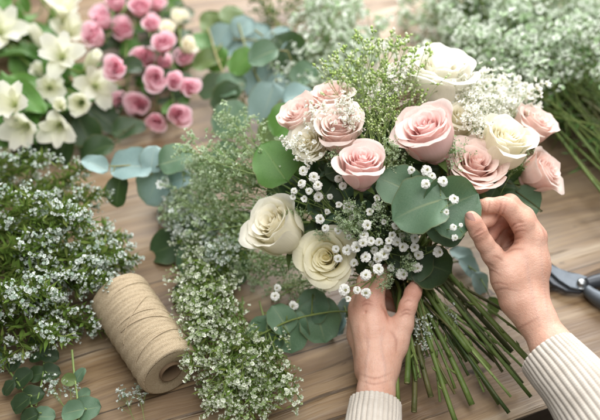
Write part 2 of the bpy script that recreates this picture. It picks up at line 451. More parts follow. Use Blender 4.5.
def leaf_matrix(centre, size, tip, normal):
    """centre: middle of the blade; tip: direction of its tip; normal: the way the face looks"""
    y = nrm(tip); z = nrm(np.asarray(normal) - y*np.dot(normal, y)); x = np.cross(y, z)
    return mat(np.asarray(centre) - y*size*.5, x, y, z, size)
def img_dir(deg, away=0.0):          # a direction across the view, deg from right, counter-clockwise
    a = math.radians(deg); return nrm(RGT*math.cos(a) + UPV*math.sin(a) + FWD*away)

# tiny flower heads -------------------------------------------------
def puff(m, c, d, r, rg, petals=6, rnd=0.0):
    x, y, z = frame(d, rg.normal(size=3)); q = []; V = []; L = []
    for k in range(petals):
        a = k*2*PI/petals + rg.uniform(-.3, .3); el = rg.uniform(.15, .95)
        o = nrm(x*math.cos(a)*math.cos(el) + y*math.sin(a)*math.cos(el) + z*math.sin(el))
        s = nrm(np.cross(z, o) + 1e-6)
        b = len(V)
        V += [c, c + o*r*.62 + s*r*.42, c + o*r*rg.uniform(.9, 1.1) + z*r*.12, c + o*r*.62 - s*r*.42]
        L += [(0, 0, rnd), (0, .7, rnd), (0, 1, rnd), (0, .7, rnd)]
        q.append((b, b+1, b+2, b+3))
    m.add(V, q, lp=np.array(L))
_oct = np.array([(1,0,0),(-1,0,0),(0,1,0),(0,-1,0),(0,0,1),(0,0,-1)], float)
_octf = [(0,2,4),(2,1,4),(1,3,4),(3,0,4),(2,0,5),(1,2,5),(3,1,5),(0,3,5)]
def bud(m, c, d, r, rg, rnd=0.0):
    x, y, z = frame(d)
    v = np.array([c + (x*p[0]*.75 + y*p[1]*.75 + z*p[2]*1.15)*r for p in _oct])
    m.add(v, tris=_octf, lp=np.array([(0, .5, rnd)]*4 + [(0, 1, rnd), (0, 0, rnd)]))

def spray(seed, n1=11, n2=5, tips=2, start=.35, w1=.36, ang=.75, fsize=.016, style='puff', srad=.006, needles=0, bend=.12, top=.6, nlen=.07, clus=0.0):
    """one branching sprig, 1 unit tall along +Z: (stem builder, heads builder, foliage builder)"""
    rg = np.random.RandomState(seed); st = MB(); hd = MB(); fo = MB()
    bx, by = rg.uniform(-bend, bend, 2)
    main = bez((0, 0, 0), (0, 0, .35), (bx*.4, by*.4, .7), (bx, by, 1), 12)
    st.tube(main, np.linspace(srad, srad*.35, 12), 5, rg.rand())
    def at(s):
        f = s*11; i = min(10, int(f)); return main[i] + (main[i+1]-main[i])*(f-i), nrm(main[i+1]-main[i])
    def head(p, d):
        r = fsize*rg.uniform(.65, 1.2)
        if style == 'puff': puff(hd, p, d, r, rg, rg.randint(5, 8), rg.rand())
        else: bud(hd, p, d, r, rg, rg.rand())
    ga = rg.uniform(0, 6)
    for i in range(n1+1):
        s = start + (1-start)*(i/n1)
        p, d = at(min(1, s)); ga += 2.4 + rg.uniform(-.4, .4)
        x, y, _ = frame(d); side = x*math.cos(ga) + y*math.sin(ga)
        a = ang*rg.uniform(.7, 1.2) if i < n1 else .1
        dr = nrm(d*math.cos(a) + side*math.sin(a))
        L = w1*(1 - top*(s-start)/(1-start))*rg.uniform(.75, 1.15)
        e = p + dr*L + d*L*.18
        b = bez(p, p+dr*L*.4, e-d*L*.12, e, 6)
        st.tube(b, np.linspace(srad*.5, srad*.25, 6), 3, rg.rand(), False)
        for j in range(n2):
            f = (j+1.3)/(n2+.3); f = clus + (1-clus)*f; k = min(4, int(f*5)); pp = b[k] + (b[k+1]-b[k])*min(1, (f*5-k))
            dd = nrm(dr*.8 + d*.5 + rg.normal(size=3)*.55); l2 = L*(.32-.1*clus)*rg.uniform(.6, 1.2)
            q = pp + dd*l2
            st.tube(np.array([pp, (pp+q)/2 + d*l2*.06, q]), srad*.2, 3, rg.rand(), False)
            head(q, dd)
            for _ in range(tips-1):
                o = nrm(dd + rg.normal(size=3)*.9)
                q2 = q + o*fsize*rg.uniform(1.2, 2.6)
                st.tube(np.array([pp*.35+q*.65, q2]), srad*.17, 3, rg.rand(), False)
                head(q2, o)
        for _ in range(needles):
            k = rg.randint(0, 5); pp = b[k] if rg.rand() < .6 else at(rg.uniform(.12, .95))[0]
            dd = nrm(d*.7 + rg.normal(size=3)*.75); sd = nrm(np.cross(dd, rg.normal(size=3)))
            l = nlen*rg.uniform(.6, 1.3); w = l*.10; rr = rg.rand()
            fo.add([pp, pp+dd*l*.5+sd*w, pp+dd*l, pp+dd*l*.5-sd*w], [(0, 1, 2, 3)], lp=np.array([(0, 0, rr), (0, .5, rr), (0, 1, rr), (0, .5, rr)]))
    return st, hd, fo

class SprigKind:
    def __init__(self, name, label, cat, group, stem_m, head_m, fol_m=None, variants=3, seed=0, headname='flower_head', **kw):
        self.name, self.label, self.cat, self.group, self.headname = name, label, cat, group, headname
        self.v = []
        for k in range(variants):
            s, h, f = spray(seed*17+k, **kw)
            self.v.append((s.mesh('stem', stem_m), h.mesh(headname, head_m), f.mesh('foliage', fol_m) if f.n else None))
        self.i = 0
    def put(self, base, tip, label=None, roll=None, tail=None, tail_m=None, grip=False):
        base = np.asarray(base, float); tip = np.asarray(tip, float)
        L = np.linalg.norm(tip-base); s, h, f = self.v[self.i % len(self.v)]; self.i += 1
        Mx = place(base, tip-base, L, random.uniform(0, 6) if roll is None else roll)
        t = thing(self.name, label or self.label, self.cat, base, self.group)
        part('stem', s, t, Mx); part(self.headname, h, t, Mx, kind='stuff')
        if f: part('foliage', f, t, Mx, kind='stuff')
        if grip:
            part('stalk', bouquet_stem(base, nrm(base - PD(405, 285, GD)), .0011, .0015, 7).mesh('stalk', random.choice([M['stem'], M['stem_dark'], M['stem_dark']])), t)
        if tail is not None:
            m = MB(); m.tube(tail, .0016, 6, random.random()); part('stalk', m.mesh('stalk', tail_m or M['stem']), t)
        return t

# ------------------------------------------------------------------ grip of the bouquet
GD = .972
GRIPS = [((437, 262), (548, 380), .05), ((428, 270), (531, 397), .02), ((417, 278), (509, 413), .016), ((425, 282), (490, 369), .03),
         ((420, 284), (470, 352), .04), ((408, 290), (431, 397), .02), ((412, 285), (472, 405), .012), ((414, 288), (457, 426), .02),
         ((404, 292), (414, 412), .025), ((401, 292), (398, 402), .035), ((403, 290), (407, 383), .045), ((431, 268), (522, 384), .012),
         ((421, 276), (500, 404), .010), ((410, 284), (446, 384), .02), ((433, 266), (512, 352), .03), ((416, 286), (440, 402), .008),
         ((424, 274), (484, 392), .012), ((406, 288), (420, 378), .03)]
_gi = [0]
def bouquet_stem(head, axis, r_top, r_bot, n=9):
    (g, e, z) = GRIPS[_gi[0] % len(GRIPS)]; _gi[0] += 1
    k = (_gi[0]-1)//len(GRIPS)
    gp = PD(g[0] + random.uniform(-2, 2) - 4*k, g[1] + random.uniform(-2, 2) + 3*k, GD + random.uniform(-.010 if not k else .004, .014))
    ex = (e[0] + (random.uniform(-22, 8) if k else 0), e[1] - (random.uniform(10, 45) if k else 0))
    if k: ex = (max(414 - (ex[1]-400)*.1, ex[0]), ex[1])
    ep = P(ex[0], ex[1], z + (.006*k if ex[0] > 425 else 0))
    d = nrm(ep-gp); head = np.asarray(head); L = np.linalg.norm(head-gp)
    up = bez(head, head - np.asarray(axis)*L*.35, gp - d*L*.35, gp, n)
    sag = nrm(np.cross(d, FWD))*random.uniform(-.006, .006)
    lo = bez(gp, gp + (ep-gp)*.33 + sag, gp + (ep-gp)*.66 + sag, ep, n)
    pts = np.vstack([up, lo[1:]])
    m = MB(); m.tube(pts, np.linspace(r_top, r_bot, len(pts)), 8, random.random())
    # leaf scars and nodes on the stem
    for f in (.58, .64, .71, .78, .85, .92):
        i = int(f*(len(pts)-1)); c = pts[i]; t = nrm(pts[i+1]-pts[i]); s = nrm(np.cross(t, np.random.RandomState(i+_gi[0]).normal(size=3)))
        rr = r_bot
        m.tube(np.array([c + s*rr*.6, c + s*rr*1.5 - t*rr*1.2, c + s*rr*1.9 - t*rr*2.4]), [rr*.5, rr*.4, rr*.12], 5, .5)
    return m

# ------------------------------------------------------------------ the roses of the bouquet
ROSES = [
 # px, py, radius px, lean right, lean up, colour, openness, extra depth, seed, label
 (438, 83, 36, .08, .80, 'rose_white', .34, .03, 1, 'large ivory white rose, topmost bloom of the held bouquet'),
 (429, 137, 30, -.42, .66, 'rose_pink', .32, -.004, 2, 'big pink rose with pale outer petals below the topmost white rose'),
 (473, 169, 34, .10, .58, 'rose_peach', .55, .014, 3, 'widest open peach pink rose just above the fingers of the raised hand'),
 (502, 148, 26, .25, .70, 'rose_cream', .18, .0, 4, 'creamy white rose between the peach pink rose and the small pink ones'),
 (531, 128, 22, .42, .66, 'rose_peach', .36, .0, 5, 'small pale pink rose highest on the right edge of the bouquet'),
 (540, 174, 23, .70, .40, 'rose_peach', .45, .0, 6, 'small pink rose hanging outwards at the right rim of the bouquet'),
 (458, 121, 23, .1, .6, 'rose_cream', .5, .035, 7, 'cream rose half hidden under the topmost white rose'),
 (362, 168, 25, .0, .72, 'rose_pink', .34, -.015, 8, 'small cup shaped pink rose in the middle above the baby\'s breath'),
 (280, 231, 29, -.56, .50, 'rose_cream', .24, -.01, 9, 'ivory white rose leaning outwards at the left rim of the bouquet'),
 (327, 258, 30, -.22, .12, 'rose_yellow', .85, .0, 10, 'open cream yellow rose low in the bouquet beside the gripping hand'),
 (302, 119, 22, -.52, .60, 'rose_blush', .35, .0, 11, 'blush rose farthest up the left flank beside the silver eucalyptus'),
 (332, 103, 23, -.15, .8, 'rose_blush', .35, .02, 12, 'pale blush rose at the back rim behind the green filler'),
 (339, 132, 26, -.12, .62, 'rose_blush', .38, .0, 13, 'blush rose dotted over with tiny white florets'),
 (311, 144, 22, -.36, .35, 'rose_cream', .6, .0, 14, 'pale cream rose half covered in tiny white florets'),
 (402, 98, 19, -.05, .75, 'rose_blush', .5, .05, 15, 'pale pink rose mostly hidden behind the upright green filler'),
]
for (px, py, rp, b, c, mk, op, dx, sd, lab) in ROSES:
    d = dome(px, py) + dx; R = rp*d/FOCAL/(.76 + .34*op)*1.10
    ax = vdir(b, c); ctr = PD(px, py, d); base = ctr - ax*R*.80
    t = thing('rose', lab, 'rose', base, 'roses in the bouquet')
    Mx = place(base, ax, R, sd*1.3)
    part('bloom', rose_mesh('bloom', M[mk], sd, 26 if rp > 27 else 21, op), t, Mx)
    part('calyx', CALYX[sd % 3], t, Mx)
    st = bouquet_stem(base - ax*R*.1, ax, .0021, random.uniform(.0021, .0035))
    part('stem', st.mesh('stem', M['stem'] if sd % 3 else M['stem_dark']), t)

# ------------------------------------------------------------------ baby's breath in front: every open blossom is a part
def gyp_mesh(seed):
    rg = np.random.RandomState(seed); m = MB(); up = (0, .1, -.08, .25, 0, .55, .9)[seed]; sq = (1, .95, 1, .9, 1, .88, .8)[seed]
    for w, (n, el, L) in enumerate(((11, .05, 1.0), (11, .38, .95), (9, .72, .80), (7, 1.0, .60))):
        for k in range(n):
            a = k*2*PI/n + w*.3 + rg.uniform(-.16, .16); e = min(1.35, el + up*(1-el*.5) + rg.uniform(-.2, .2)); l = L*sq*rg.uniform(.78, 1.1)
            u = np.linspace(-1, 1, 5); v = np.linspace(0, 1, 5)
            U, V = np.meshgrid(u, v, indexing='ij')
            wd = .27*l*(.25 + .75*np.sin(np.minimum(1, V/.8)*PI/2))
            lx = V*l*(1 - .10*np.cos(U*PI*.5+0)*(V > .8)*1 - .12*(np.abs(U) > .9)*(V > .8))
            ee = e - .5*V*V*(1-.5*w/3) + .12*U*U
            r = lx*np.cos(ee); z = lx*np.sin(ee) + .12
            s = U*wd
            pts = np.stack([r*math.cos(a)-s*math.sin(a), r*math.sin(a)+s*math.cos(a), z], 2)
            m.grid(pts, np.stack([U, .25+.75*V, np.full_like(U, rg.uniform(0, .6))], 2))
    for _ in range(14):
        a = rg.uniform(0, 6.3); r = rg.uniform(0, .20)
        bud(m, np.array([r*math.cos(a), r*math.sin(a), .50+rg.uniform(0, .10)]), np.array([0, 0, 1.]), .085, rg, 0.0)
        m.a[-1][:, 1] = 0.0
    m.add(np.array([(.22*math.cos(k*PI/3), .22*math.sin(k*PI/3), .1) for k in range(6)] + [(0, 0, -.25)]), tris=[((k+1) % 6, k, 6) for k in range(6)], lp=np.array((0, 0, 0.)))
    return m.mesh('blossom', M['gyp'])
GYP = [gyp_mesh(k) for k in range(7)]
BL = {
 'left cluster': ('baby\'s breath sprig with six blossoms between the bright green leaf and the pink cup rose',
   [(303,171,6),(314,177,6),(318,185,5),(301,183,5),(309,191,5),(304,199,5),(318.5,197,5.5),(293,197,4),(294,191,4)]),
 'centre': ('baby\'s breath sprig scattered just under the small pink cup rose',
   [(339,205,6),(349,207,6),(320,219,6),(343,186,5),(339,178,5),(325,228,5),(338,231,5),(370,212,6),(377,206,5.5),(377,198,5)]),
 'crowd': ('baby\'s breath sprig of crowded blossoms left of the round blue green leaf',
   [(367,225,6),(364,235,5.5),(363,243,5.5),(371,241,6),(379,242,6),(392,235,6),(396,226,5),(389,241,5.5),(397,242,5.5),(384,254,6),(388,248,5)]),
 'cream': ('baby\'s breath sprig lying over the open cream rose',
   [(356,247,6.5),(347,250,6),(338,259,5),(336,249,5),(354,263,6),(333,270,5),(337.5,275,5),(342,281,5),(349,272,6)]),
 'hand': ('baby\'s breath sprig hanging over the knuckles of the gripping hand',
   [(345,290,6.5),(357.5,290,5),(366,293,6.5),(348,299,4.5),(366,275,6.5),(378.5,269,6.5),(365.5,257,6.5),(377.5,258.5,6)]),
 'below leaf': ('baby\'s breath sprig with blossoms below the round blue green leaf',
   [(403,247,6),(414,247,6.5),(415,238,5.5),(418.5,255,6.5),(417.5,268,6.5),(403,274.5,6.5),(439,252,6.5),(448,243,6.5)]),
 'over leaf': ('baby\'s breath sprig with sparse blossoms across the dark leaf by the thumb',
   [(443.5,181,6.5),(454,199,6.5),(426,184,6),(427,170,6),(432,176,5),(411.5,170,5),(446,212,5),(454,227,4),(461,225,3),(455,238,4)]),
 'deep': ('baby\'s breath sprig of half hidden blossoms sunk among the dark leaves of the middle',
   [(352,217,3.6),(360,223,4),(384,222,3.8),(349,237,4),(374,250,4.2),(409,256,4.2),(391,268,4),(402,235,4),(330,197,3.8),(327,212,3.8),(339,267,4.2),(371,264,4),(372,283,4)]),
 'low left': ('baby\'s breath sprig with two blossoms dangling low left of the cream rose',
   [(275,296,5.5),(293,306,6),(277,288,4.5)]),
}
for key, (lab, pts) in BL.items():
    cx = sum(p[0] for p in pts)/len(pts); cy = sum(p[1] for p in pts)/len(pts)
    jx, jy = cx*.72 + 405*.28, cy*.72 + 275*.28
    dj = dome(cx, cy) + (.012 if key in ('over leaf', 'below leaf') else .02)
    if key == 'hand': dj = .925
    if key == 'low left': jx, jy, dj = 312, 285, .985
    J = PD(jx, jy, dj)
    t = thing('babys_breath_sprig', lab, 'baby\'s breath', J, 'baby\'s breath sprigs in the bouquet')
    m = bouquet_stem(J, nrm(J - PD(405, 285, GD)), .0009, .0015, 7)
    rg = np.random.RandomState(len(key))
    for i, (px, py, rp) in enumerate(pts):
        dd = dome(px, py) - .012 + rg.uniform(-.006, .01)
        if key == 'over leaf': dd = min(dd, .843 if (px, py) == (446, 212) else .856) if (px > 440 or py > 178) else min(dd-.004, .872)
        if key == 'below leaf': dd -= .006
        if key == 'deep': dd += .012
        if key == 'hand': dd = min(dd, .905 + rg.uniform(-.004, .004))
        if key == 'low left': dd = .965
        c = PD(px, py, dd); ax = nrm(vdir(rg.uniform(-.4, .4) + (px-395)/420, rg.uniform(-.2, .45) - (py-215)/420))
        R = rp*dd/FOCAL*rg.uniform(.90, 1.14)
        part('blossom', GYP[(i*3+len(key)) % 7], t, place(c - ax*R*.3, ax, R, rg.uniform(0, 6)))
        e = c - ax*R*.45; L = np.linalg.norm(e-J)
        k = bez(J, J + (e-J)*.4 + FWD*.004, e - ax*min(.02, L*.4), e, 7)
        m.tube(k, np.linspace(.00062, .00045, 7), 4, rg.rand())
        for _ in range(2):           # unopened buds on side twigs
            q = k[rg.randint(2, 6)]; o = nrm(rg.normal(size=3) - FWD*.3); z = q + o*rg.uniform(.006, .014)
            m.tube(np.array([q, (q+z)/2, z]), .00035, 3, .8); bud(m, z, o, .0011, rg, 1.0)
    part('stem', m.mesh('stem', M['stem_light']), t)

# ------------------------------------------------------------------ leaves of the bouquet
def euc_thing(name, label, cat, group, stem_pts, leaves, stem_m, r=(.0014, .001), tail=None):
    """stem_pts: world points; leaves: (centre, size, tip dir, normal, material key, shape)"""
    t = thing(name, label, cat, stem_pts[0], group)
    m = MB(); sp = spline(stem_pts, 6) if len(stem_pts) > 2 else np.asarray(stem_pts)
    m.tube(sp, np.linspace(r[0], r[1], len(sp)), 6, random.random())
    for (c, s, tip, nn, mk, shp) in leaves:
        Ml = leaf_matrix(c, s, tip, nn)
        part('leaf', LEAF[mk, shp][random.randrange(3)], t, Ml)
        b = np.array(Ml @ Vector((0, -.13, -.03))); i = int(np.argmin(np.linalg.norm(sp-b, axis=1)))
        if np.linalg.norm(sp[i]-b) > .003:
            a = sp[max(0, i-1)]
            m.tube(bez(a, a+(b-a)*.4, b-nrm(tip)*.3*np.linalg.norm(b-a), b, 5), r[1]*.8, 5, .4)
    if tail is not None: m.tube(tail, np.linspace(r[0], .0022, len(tail)), 7, random.random())
    part('stem', m.mesh('stem', stem_m), t)
    return t
def LF(px, py, d, size_px, deg, away=0.0, nb=0.0, nc=0.0, mk='euc', shp='round'):
    return (PD(px, py, d), size_px*d/FOCAL, img_dir(deg, away), vdir(nb, nc), mk, shp)
def grip_tail(p):
    m = bouquet_stem(p, nrm(p - PD(405, 285, GD)), .0014, .0017, 7)
    return m
def bq_leafy(label, stem, leaves, stem_m=None, name='eucalyptus_sprig', cat='eucalyptus', group='leafy sprigs in the bouquet'):
    t = euc_thing(name, label, cat, group, stem, leaves, stem_m or M['stem_tan'])
    part('stalk', grip_tail(stem[0]).mesh('stalk', M['stem']), t); return t

bq_leafy('eucalyptus sprig with a large round blue green leaf at the front of the bouquet',
    [PD(448, 232, .925), PD(446, 208, .878), PD(438, 200, .872), PD(428, 186, .886)],
    [LF(417, 209, .866, 54, 200, .10, -.22, .28, 'euc', 'heart'), LF(398, 187, .893, 45, 150, .15, -.25, .32, 'euc', 'round'), LF(421, 188, .902, 30, 110, .2, .1, .6, 'euc_pale', 'round')])
bq_leafy('eucalyptus sprig with the big dark leaf pinched by the raised hand',
    [PD(430, 250, .945), PD(434, 225, .912), PD(432, 214, .888)],
    [LF(454, 205, .883, 56, 24, .10, .22, .02, 'euc', 'heart'), LF(447, 228, .895, 40, -25, .10, .15, -.1, 'euc', 'round')])
bq_leafy('leafy sprig with one bright green leaf above the white rose', 
    [PD(305, 208, .985), PD(296, 188, .975), PD(284, 178, .968)],
    [LF(273, 161, .952, 44, 128, .1, -.15, .35, 'leaf_green', 'heart'), LF(297, 187, .975, 38, 95, .15, .1, .1, 'euc_dark', 'round'), LF(285, 195, .985, 40, 200, .1, -.2, .2, 'euc', 'round')], M['stem'])
bq_leafy('leafy sprig with a very dark leaf shading the grip of the bouquet',
    [PD(412, 278, .96), PD(420, 270, .945), PD(424, 262, .935)],
    [LF(434, 268, .935, 40, -20, .05, .1, -.1, 'euc_dark', 'heart'), LF(418, 262, .93, 34, 60, .1, .0, .1, 'euc_dark', 'round'), LF(402, 262, .935, 32, 160, .1, -.1, -.1, 'euc_dark', 'round')])
rg = random.Random(11)
INNER = [('dark leafy sprig behind the crowded baby\'s breath', (385, 235), (330, 205)), ('dark leafy sprig below the pink cup rose', (380, 225), (362, 190)),
         ('dark leafy sprig between the cup rose and the peach pink rose', (410, 220), (405, 165)), ('dark leafy sprig under the blush roses', (350, 195), (318, 160)),
         ('dark leafy sprig between the white rose and the cream rose', (350, 250), (303, 240)), ('dark leafy sprig above the gripping hand', (400, 265), (372, 262)),
         ('dark leafy sprig under the cream white and small pink roses', (470, 215), (515, 165)), ('dark leafy sprig behind the stems of the upright green filler', (392, 190), (380, 128)), ('dark leafy sprig inside the back rim under the topmost rose', (440, 190), (425, 150)),
         ('dark leafy sprig at the left flank above the white rose', (345, 225), (302, 210)), ('dark leafy sprig filling the middle under the sparse baby\'s breath', (380, 215), (345, 200))]
for lab, a, b in INNER:
    ds = [dome(*a)+.06, dome((a[0]+b[0])/2, (a[1]+b[1])/2)+.05, dome(*b)+.045]
    sp = [PD(a[0], a[1], ds[0]), PD((a[0]+b[0])/2, (a[1]+b[1])/2, ds[1]), PD(b[0], b[1], ds[2])]
    lv = []
    for k in range(9):
        f = (k+.5)/9; x = a[0]+(b[0]-a[0])*f + rg.uniform(-24, 24); y = a[1]+(b[1]-a[1])*f + rg.uniform(-20, 20)
        lv.append(LF(x, y, dome(x, y)+rg.uniform(.03, .06), rg.uniform(24, 36), rg.uniform(0, 360), rg.uniform(-.3, .3), rg.uniform(-.4, .4), rg.uniform(-.3, .5), rg.choice(['euc_dark', 'euc_dark', 'euc']), rg.choice(['round', 'oval', 'heart'])))
    t = euc_thing('greenery_sprig', lab, 'greenery', 'dark leafy sprigs inside the bouquet', sp, lv, M['stem_dark'])
    m = grip_tail(sp[0]) if rg.random() < .9 else MB(); g = PD(410 + rg.uniform(-8, 12), 284, GD + rg.uniform(-.01, .01)); m.tube(bez(sp[0], sp[0]+(sp[0]-sp[2])*.3, g+(sp[0]-g)*.3, g, 8), .0016, 6, .5); part('stalk', m.mesh('stalk', M['stem_dark']), t)

# ------------------------------------------------------------------ fine fillers of the bouquet
KG = SprigKind('filler_sprig', 'upright green filler sprig of tiny buds between the blush and pink roses', 'filler sprig', 'green filler sprigs in the bouquet',
               M['stem_light'], M['green_bud'], None, 3, 1, n1=11, n2=5, tips=3, start=.25, w1=.46, ang=.7, fsize=.0185, style='bud', srad=.0085, bend=.1, headname='bud_cluster')
for (bx, by, tx, ty, o) in ((372, 165, 338, 74, .0), (376, 165, 356, 62, .01), (380, 165, 376, 56, .01), (388, 165, 398, 62, .0), (392, 168, 418, 68, .02), (378, 160, 360, 85, -.012), (384, 160, 386, 84, -.012), (372, 158, 344, 92, .0), (390, 160, 402, 92, -.005), (380, 178, 346, 116, -.03), (386, 178, 374, 112, -.04), (388, 178, 394, 116, -.03), (386, 180, 384, 104, -.045)):
    b = PD(bx, by, dome(bx, by)+.02); t = PD(tx, ty, .975+o)
    KG.put(b, t, tail=bez(b, b+(PD(405, 285, GD)-b)*.3, b+(PD(405, 285, GD)-b)*.6, PD(405+random.uniform(-8, 20), 280, GD), 6))
KL = SprigKind('filler_sprig', 'grey green filler sprig of tiny buds fanning out left of the bouquet', 'filler sprig', 'grey green filler sprigs in the bouquet',
               M['stem_light'], M['grey_bud'], M['needle_dark'], 3, 2, n1=12, n2=6, tips=3, start=.3, w1=.36, ang=.55, fsize=.0185, style='puff', srad=.007, needles=3, nlen=.06, bend=.15, headname='bud_cluster')
for (bx, by, tx, ty, o) in ((318, 205, 212, 137, .0), (315, 208, 200, 165, .02), (318, 200, 238, 132, .01), (312, 212, 176, 208, .05), (314, 214, 205, 190, .03), (310, 222, 185, 228, .06), (322, 195, 252, 140, -.01), (312, 205, 228, 160, .0),
                           (345, 262, 262, 270, .03), (340, 265, 275, 290, .045), (350, 270, 300, 285, .02), (385, 262, 386, 285, -.02), (345, 240, 318, 238, .0), (395, 250, 412, 268, -.03), (375, 235, 352, 222, -.02), (400, 255, 380, 278, -.03), (390, 245, 342, 225, -.015), (385, 240, 358, 205, -.012), (395, 245, 385, 215, -.012), (360, 255, 318, 270, -.01), (400, 245, 408, 225, -.012), (370, 262, 348, 292, -.02), (330, 215, 290, 212, -.005), (325, 225, 268, 205, .01), (335, 245, 258, 262, .03), (402, 200, 397, 152, -.005), (412, 198, 386, 150, -.005), (400, 205, 345, 152, .0), (470, 205, 452, 146, -.005), (500, 195, 521, 152, -.005), (350, 275, 300, 300, .02)):
    b = PD(bx, by, min(.985, dome(bx, by)+.03)); t = PD(tx, ty, min(1.03, dome(tx, ty))+o)
    KL.put(b, t, grip=(bx > 312 and tx % 4 == 0), label=('grey green filler sprig of tiny buds squeezed between the roses' if ty < 160 and bx > 390 else 'grey green filler sprig of tiny buds low among the baby\'s breath') if bx > 323 else None)
KW = SprigKind('babys_breath_sprig', 'small flowered baby\'s breath sprig scattered over the blush roses', 'baby\'s breath', 'small flowered baby\'s breath in the bouquet',
               M['stem_tan'], M['gyp'], None, 3, 3, n1=9, n2=5, tips=2, start=.35, w1=.42, ang=.7, fsize=.05, style='puff', srad=.008, bend=.12)
for (bx, by, tx, ty, o) in ((345, 168, 300, 140, -.025), (348, 165, 322, 112, -.025), (352, 165, 340, 110, -.02), (356, 165, 345, 118, -.03)):
    KW.put(PD(bx, by, dome(bx, by)+.01), PD(tx, ty, dome(tx, ty)+o))
KW2 = SprigKind('babys_breath_sprig', 'dense white baby\'s breath sprig behind the cream white rose', 'baby\'s breath', 'white baby\'s breath at the right of the bouquet',
               M['stem_light'], M['gyp'], None, 3, 4, n1=9, n2=6, tips=2, start=.3, w1=.42, ang=.7, fsize=.056, style='puff', srad=.008, bend=.12)
for (bx, by, tx, ty, o) in ((480, 150, 466, 92, .01), (485, 150, 482, 88, .01), (492, 148, 500, 88, .01), (495, 148, 514, 92, .01), (485, 145, 474, 106, -.01), (490, 140, 494, 104, -.005), (482, 150, 470, 120, -.015)):
    KW2.put(PD(bx, by, dome(bx, by)+.03), PD(tx, ty, dome(tx, ty)+o))
for (bx, by, tx, ty) in ((392, 118, 402, 74), (386, 125, 380, 92)):
    KW2.put(PD(bx, by, .955), PD(tx, ty, .955), label='dense white baby\'s breath sprig beside the upright green filler')
KW3 = SprigKind('babys_breath_sprig', 'withered little baby\'s breath sprig tucked among the cut stems by the thumb', 'baby\'s breath', 'withered sprigs at the grip',
               M['stem_tan'], M['gyp_left'], None, 2, 5, n1=6, n2=3, tips=2, start=.3, w1=.3, ang=.6, fsize=.04, style='puff', srad=.012, bend=.1)
for (bx, by, tx, ty, d) in ((414, 296, 424, 342, .935), (418, 296, 431, 330, .935), (412, 300, 416, 330, .94), (440, 290, 455, 318, .96)):
    KW3.put(PD(bx, by, d), PD(tx, ty, d-.005))

# ------------------------------------------------------------------ person: two hands in knit sleeves
def smin(a, b, k):
    h = np.clip(.5 + .5*(b-a)/k, 0, 1); return b + (a-b)*h - k*h*(1-h)
def cone(X, a, b, ra, rb):
    a = np.asarray(a); b = np.asarray(b); ba = b-a
    t = np.clip(((X-a) @ ba)/np.dot(ba, ba), 0, 1)
    return np.linalg.norm(X - a - t[..., None]*ba, axis=-1) - (ra + (rb-ra)*t)
def surface_nets(F, org, h):
    s = F < 0; n = np.array(F.shape)-1
    sl = lambda A, o: A[o[0]:o[0]+n[0], o[1]:o[1]+n[1], o[2]:o[2]+n[2]]
    cs = [(i, j, k) for i in (0, 1) for j in (0, 1) for k in (0, 1)]
    cnt = sum(sl(s, c).astype(np.int8) for c in cs); mk = (cnt > 0) & (cnt < 8)
    idx = -np.ones(mk.shape, np.int64); idx[mk] = np.arange(mk.sum())
    pos = np.zeros((mk.sum(), 3)); w = np.zeros(mk.sum())
    for c in cs:
        for ax in range(3):
            if c[ax]: continue
            d = list(c); d[ax] = 1
            fa, fb = sl(F, c)[mk], sl(F, d)[mk]; cr = (fa < 0) != (fb < 0)
            t = np.where(cr, fa/np.where(cr, fa-fb, 1), 0)
            p = np.tile(np.array(c, float), (len(fa), 1)); p[:, ax] += t
            pos[cr] += p[cr]; w[cr] += 1
    pos /= w[:, None]; ijk = np.argwhere(mk)
    V = org + (ijk + pos)*h; Q = []
    for ax in range(3):
        b, c = (ax+1) % 3, (ax+2) % 3
        A = np.moveaxis(s, (ax, b, c), (0, 1, 2)); I = np.moveaxis(idx, (ax, b, c), (0, 1, 2))
        e = (A[:-1] != A[1:])[:, 1:-1, 1:-1]; sg = A[:-1][:, 1:-1, 1:-1][e]
        i0 = I[:, :-1, :-1][e]; i1 = I[:, 1:, :-1][e]; i2 = I[:, 1:, 1:][e]; i3 = I[:, :-1, 1:][e]
        q = np.stack([i0, i1, i2, i3], 1); q[~sg] = q[~sg][:, ::-1]; Q.append(q)
    return V, np.concatenate(Q)
def strokes(V, Q, lines):
    """fold lines (sunk) and tendons or veins (raised) on the side the viewer sees"""
    fn = np.cross(V[Q[:, 1]]-V[Q[:, 0]], V[Q[:, 2]]-V[Q[:, 0]]); N = np.zeros_like(V)
    for k in range(4):
        for c in range(3): N[:, c] += np.bincount(Q[:, k], fn[:, c], len(V))
    N /= np.linalg.norm(N, axis=1, keepdims=True)+1e-12
    rel = V - CAM; d = rel @ FWD; px = 300 + FOCAL*(rel @ RGT)/d; py = 210 - FOCAL*(rel @ UPV)/d
    face = np.clip(-(N*rel).sum(1)/np.linalg.norm(rel, axis=1)*2.5, 0, 1)
    off = np.zeros(len(V)); cr = np.zeros(len(V)); vn = np.zeros(len(V))
    for pts, amp, sg in lines:
        p = spline(np.array([(x, y, 0) for x, y in pts]), 10)[:, :2]
        best = np.full(len(V), 1e9); w = np.zeros(len(V))
        for i, (x, y) in enumerate(p):
            e = math.sin(PI*(i+.6)/(len(p)+.2))**.6; q = (px-x)**2 + (py-y)**2
            b = q < best; best[b] = q[b]; w[b] = e
        g = np.exp(-best/(2*sg*sg))*w*face
        off += amp*g
        if amp < 0: cr = np.maximum(cr, g)
        else: vn = np.maximum(vn, g*(sg < 1.9))
    return V + N*off[:, None], cr, vn
